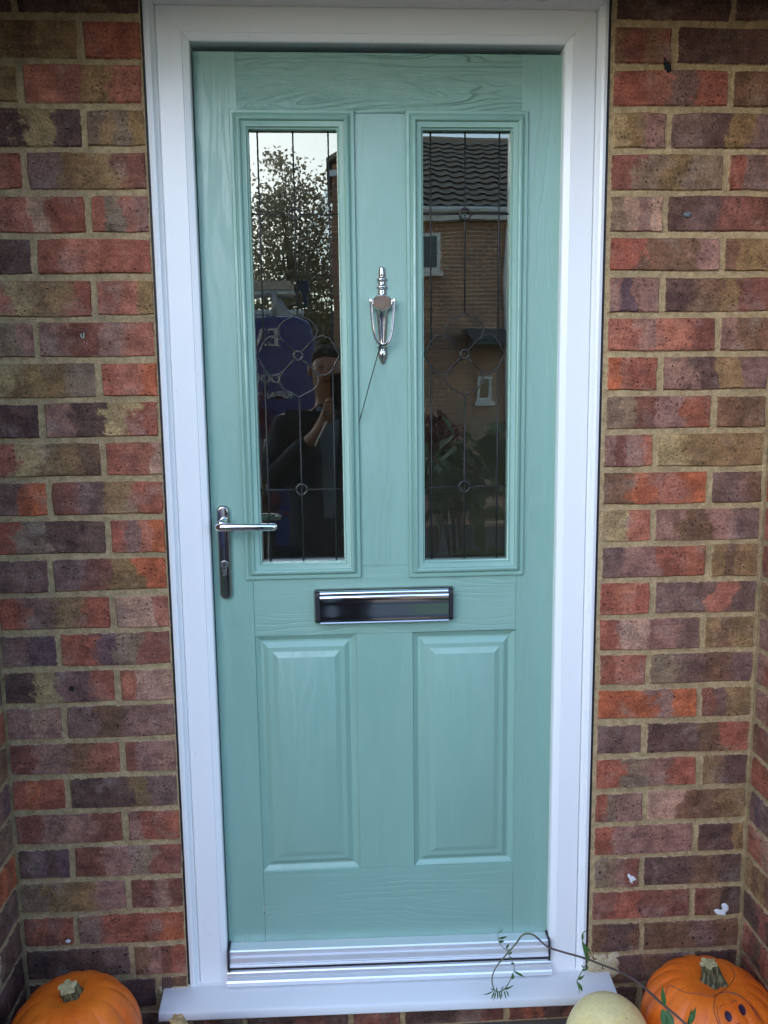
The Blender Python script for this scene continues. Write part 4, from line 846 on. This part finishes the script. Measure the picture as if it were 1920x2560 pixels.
# shrubs
def shrub(name, cen, n, size, mat, label, cat, seed, elong=1.6):
    c = cen[0][0]; e = empty(name, (c[0], c[1], GZ), label, cat); leaf_cloud('foliage', cen, n, size, mat, e, seed, elong=elong); g = G(); r = random.Random(seed)
    for i in range(9):
        q, rad = r.choice(cen); g.tube([(c[0] + r.uniform(-.05, .05), c[1], GZ), (q[0] + r.uniform(-1, 1) * rad[0] * .5, q[1], q[2])], [.008, .004], 5)
    g.obj('stem', 'bark', e); return e
shrub('red_shrub', [((-.52, -2.95, 1.13), (.07, .12, .13)), ((-.47, -2.95, 1.05), (.06, .1, .07)), ((-.47, -2.9, .66), (.10, .12, .10))], 150, .07, 'leaf_red', 'thin red leaved acer shrub beside the path, mirrored in front of the van', 'shrub', 51, 3)
shrub('red_shrub', [((.80, -5.95, .90), (.18, .2, .12)), ((.95, -5.95, .82), (.16, .2, .12)), ((.7, -5.95, .75), (.2, .2, .2))], 700, .06, 'leaf_red', 'low red flowering shrub near the garden wall, mirrored in the right pane', 'shrub', 52)
HY = shrub('leafy_shrub', [((.62, -2.95, .78), (.24, .2, .20)), ((.82, -2.95, .90), (.16, .2, .17)), ((.50, -2.9, .72), (.16, .2, .16))], 230, .14, 'leaf_bush', 'green hydrangea bush with small white flower heads, mirrored in the right pane', 'shrub', 53, 1.9)
for i, (x, z) in enumerate(((.645, 1.06), (.665, 1.02), (.64, .99), (.70, 1.035), (.80, 1.00), (.83, 1.06), (.845, 1.10), (.62, .95), (.60, .93))):
    lo = G(); rr_ = random.Random(i)
    for q in range(16):
        a_, b_ = rr_.uniform(0, 6.28), rr_.uniform(-1, 1); c_ = Vector((x + .016 * math.cos(a_), -2.72 + .016 * math.sin(a_), z + .014 * b_)); lo.add([c_ + Vector((-.006, 0, -.006)), c_ + Vector((.006, 0, -.006)), c_ + Vector((.006, .003, .006)), c_ + Vector((-.006, .003, .006))], [(0, 1, 2, 3)])
    lo.obj('flower_head', 'petal', HY)
BL = empty('broad_leaved_plant', (.55, -1.98, GZ), 'tall plant with large pointed leaves mirrored low in the right pane', 'plant')
for p, q, w in (((.55, -1.95, .60), (.50, -1.92, .74), .035), ((.56, -1.95, .70), (.66, -1.93, .66), .04), ((.57, -1.95, .70), (.50, -1.93, .66), .035), ((.55, -1.97, .50), (.42, -1.93, .53), .035), ((.56, -1.97, .50), (.57, -1.92, .40), .045), ((.57, -1.97, .52), (.66, -1.94, .50), .04), ((.56, -1.97, .36), (.48, -1.94, .30), .04), ((.56, -1.97, .36), (.65, -1.94, .33), .04), ((.55, -1.97, .52), (.53, -1.95, .64), .03)):
    leaf(p, q, w, .2, 'leaf_bush', BL)
G().tube([(.55, -1.98, GZ), (.56, -1.98, .3), (.555, -1.97, .72)], [.012, .01, .005], 6).obj('plant_stem', 'leaf_bush', BL)
nb = tagit(G().box(-.60, -.47, -3.30, -3.15, .80, .955).box(-.56, -.51, -3.25, -3.20, GZ, .80).obj('signboard', 'letter_white', bevel=.004), 'small white sign board on a post beside the van', 'sign')

# ------------------------------------------------------------------ the photographer (seen only in the glass and chrome)
PE = empty('person', (-.13, -1.99, GZ), 'person in dark coat and pale blue shirt holding up a phone', 'person')
def skinned(name, verts, edges, radii, mat, parent, sub=2, root=0):
    me = bpy.data.meshes.new(name); me.from_pydata([tuple(v) for v in verts], edges, []); o = bpy.data.objects.new(name, me); link(o)
    m = o.modifiers.new('skin', 'SKIN'); m.use_smooth_shade = True
    sv_ = me.skin_vertices[0].data if me.skin_vertices else None
    if sv_ is None:
        bm = bmesh.new(); bm.from_mesh(me); bm.verts.layers.skin.verify(); bm.to_mesh(me); bm.free(); sv_ = me.skin_vertices[0].data
    for i, r in enumerate(radii):
        sv_[i].radius = r if hasattr(r, '__len__') else (r, r)
        sv_[i].use_root = (i == root)
    s = o.modifiers.new('sub', 'SUBSURF'); s.levels = sub; s.render_levels = sub
    bpy.context.view_layer.update(); m2 = bpy.data.meshes.new_from_object(o.evaluated_get(bpy.context.evaluated_depsgraph_get())); bpy.data.objects.remove(o)
    m2.materials.clear(); m2.materials.append(MAT[mat]); o = bpy.data.objects.new(name, m2); link(o); o.parent = parent; o.location = -wloc(parent)
    for p in m2.polygons: p.use_smooth = True
    return o
px = -.13; py = -1.99
bodyv = [(px, py, .62), (px, py, .80), (px, py, .98), (px, py, 1.08), (px, py + .01, 1.15), (px, py + .02, 1.20), (px, py + .03, 1.27), (px, py + .03, 1.33), (px, py + .02, 1.39)]
bodye = [(i, i + 1) for i in range(8)]; bodyr = [(.15, .11), (.14, .10), (.17, .11), (.15, .10), (.065, .065), (.055, .058), (.068, .085), (.076, .095), (.062, .075)]
hands = {}
for s, sh_, el, wr, hand in ((-1, (-.31, py, 1.09), (-.365, -1.86, .86), (-.185, -1.725, 1.06), (-.135, -1.690, 1.135)), (1, (.05, py, 1.09), (.12, -1.86, .86), (.000, -1.725, 1.075), (-.030, -1.690, 1.150))):
    b = len(bodyv); bodyv += [sh_, el, wr, hand]; bodye += [(3, b), (b, b + 1), (b + 1, b + 2), (b + 2, b + 3)]; bodyr += [(.062, .062), (.045, .045), (.028, .024), (.034, .018)]
    # four fingers curling behind the phone's edge and a thumb in front
    for k in range(4):
        fb = len(bodyv); zz = hand[2] + .012 + k * .018; xo = hand[0] - s * -.0
        bodyv += [(hand[0] - s * .004, -1.684, zz - .004), (hand[0] - s * .016, -1.668, zz), (hand[0] - s * .034, -1.664, zz + .002)]
        bodye += [(b + 3, fb), (fb, fb + 1), (fb + 1, fb + 2)]; bodyr += [(.0105, .0105), (.0095, .0095), (.008 - .0005 * abs(k - 1), .008)]
    fb = len(bodyv); bodyv += [(hand[0] - s * .01, -1.705, hand[2] - .018), (hand[0] - s * .032, -1.700, hand[2] + .004), (hand[0] - s * .045, -1.695, hand[2] + .024)]
    bodye += [(b + 3, fb), (fb, fb + 1), (fb + 1, fb + 2)]; bodyr += [(.0125, .0125), (.011, .011), (.009, .009)]
for s in (-1, 1):
    b = len(bodyv); bodyv += [(px + s * .09, py, .52), (px + s * .10, py + .01, .16), (px + s * .10, py - .01, GZ + .09), (px + s * .11, py + .12, GZ + .04)]
    bodye += [(0, b), (b, b + 1), (b + 1, b + 2), (b + 2, b + 3)]; bodyr += [.085, .058, .04, (.045, .03)]
BD = skinned('body', bodyv, bodye, bodyr, 'skin', PE)
# coat and trousers as clothing over the body
cv = [(px, py, .38), (px, py, .62), (px, py, .80), (px, py, .98), (px, py, 1.08), (px, py, 1.155)]; ce = [(i, i + 1) for i in range(5)]; cr = [(.21, .15), (.20, .145), (.19, .14), (.21, .14), (.19, .125), (.085, .085)]
for s, sh_, el, wr in ((-1, (-.315, py, 1.075), (-.37, -1.86, .855), (-.205, -1.738, 1.035)), (1, (.055, py, 1.075), (.125, -1.86, .855), (.018, -1.738, 1.05))):
    b = len(cv); cv += [sh_, el, wr]; ce += [(4, b), (b, b + 1), (b + 1, b + 2)]; cr += [(.085, .085), (.066, .066), (.047, .045)]
skinned('coat', cv, ce, cr, 'coat_navy', PE, root=3)
tv_ = [(px, py, .55)]; te = []; tr_ = [(.15, .12)]
for s in (-1, 1):
    b = len(tv_); tv_ += [(px + s * .09, py, .48), (px + s * .10, py + .01, .16), (px + s * .10, py, GZ + .12)]; te += [(0, b), (b, b + 1), (b + 1, b + 2)]; tr_ += [.105, .08, .07]
skinned('trousers', tv_, te, tr_, 'trouser', PE)
for s in (-1, 1): skinned('shoe', [(px + s * .10, py - .04, GZ + .055), (px + s * .105, py + .06, GZ + .05), (px + s * .11, py + .17, GZ + .035)], [(0, 1), (1, 2)], [(.05, .05), (.048, .045), (.042, .03)], 'phone_black', PE)
# shirt front seen in the open coat
g = G(); 
for z0, z1, w0, w1, y0, y1 in ((.70, .95, .020, .030, .158, .156), (.95, 1.09, .030, .046, .156, .146), (1.09, 1.17, .046, .055, .146, .088)):
    g.add([(px - w0, py + y0, z0), (px + w0, py + y0, z0), (px + w1, py + y1, z1), (px - w1, py + y1, z1), (px - w0, py + y0 - .03, z0), (px + w0, py + y0 - .03, z0), (px + w1, py + y1 - .03, z1), (px - w1, py + y1 - .03, z1)], [(0, 1, 2, 3), (4, 7, 6, 5), (0, 3, 7, 4), (1, 5, 6, 2), (0, 4, 5, 1), (3, 2, 6, 7)])
g.obj('shirt', 'shirt_blue', PE)
hc = Vector((px, py + .025, 1.325))
g = G(); n1, n2 = 24, 14; v = []; 
for j in range(n2 + 1):
    ph = math.pi * .60 * j / n2
    for i in range(n1):
        t = 2 * math.pi * i / n1; back = .5 - .5 * math.sin(t); k = 1 + .16 * noise.noise(Vector((i, j, 1)) * .8)
        pp = ph * (.44 + .56 * back ** 1.2) * (1 + .10 * math.sin(t * 5 + 1))
        v.append(hc + Vector((.074 * math.sin(pp) * math.cos(t) * k, .097 * math.sin(pp) * math.sin(t) * k - .006, .032 + .076 * math.cos(pp) * k)))
v += [hc + (Vector(q) - hc) * .80 for q in v[-n1:]]
g.add(v, [(j * n1 + i, j * n1 + (i + 1) % n1, (j + 1) * n1 + (i + 1) % n1, (j + 1) * n1 + i) for j in range(n2 + 1) for i in range(n1)]); g.obj('hair', 'hair', PE, smooth=True)
g = G(); g.tube([hc + Vector((0, .083, .020)), hc + Vector((0, .100, -.005)), hc + Vector((0, .106, -.018)), hc + Vector((0, .092, -.024))], [.008, .010, .013, .008], 8); g.obj('nose', 'skin', PE, smooth=True)
for s in (-1, 1):
    G().lathe([(0, -.005), (.008, -.003), (.011, 0), (.008, .003), (0, .005)], hc.x + s * .028, hc.y + .081, hc.z + .014, 12, .6).obj('eye', 'phone_black', PE, smooth=True)
    G().lathe([(0, -.028), (.008, -.02), (.011, 0), (.010, .018), (0, .026)], hc.x + s * .076, hc.y - .005, hc.z, 10, 1.3).obj('ear', 'skin', PE, smooth=True)
G().tube([hc + Vector((-.024, .082, -.046)), hc + Vector((0, .092, -.048)), hc + Vector((.024, .082, -.046))], .005, 6).obj('mouth', 'leaf_red', PE, smooth=True)
PH = empty('phone', (-.08, -1.68, 1.16), 'dark mobile phone held up in both hands', 'phone')
G().extrude(rrect(-.115, -.046, 1.165, 1.305, .009, 5), -1.684, -1.676).obj('phone_case', 'phone_black', PH, bevel=.001)
h = G(); h.lathe([(0, 0), (.004, 0), (.005, .001)], 0, 0, 0, 14); q = h.obj('lens', 'window_glass', None); q.parent = PH; q.rotation_euler = (R(-90), 0, 0); q.location = Vector((-.091, -1.6755, 1.29)) - wloc(PH)
pa = tagit(obj('paper', [(-.190, -1.66, 1.015), (-.182, -1.655, 1.02), (-.128, -1.665, 1.118), (-.140, -1.672, 1.120), (-.165, -1.65, 1.06)], [(0, 1, 4), (1, 2, 4), (2, 3, 4), (3, 0, 4)], 'paper'), 'crumpled strip of white paper held with the phone', 'paper')
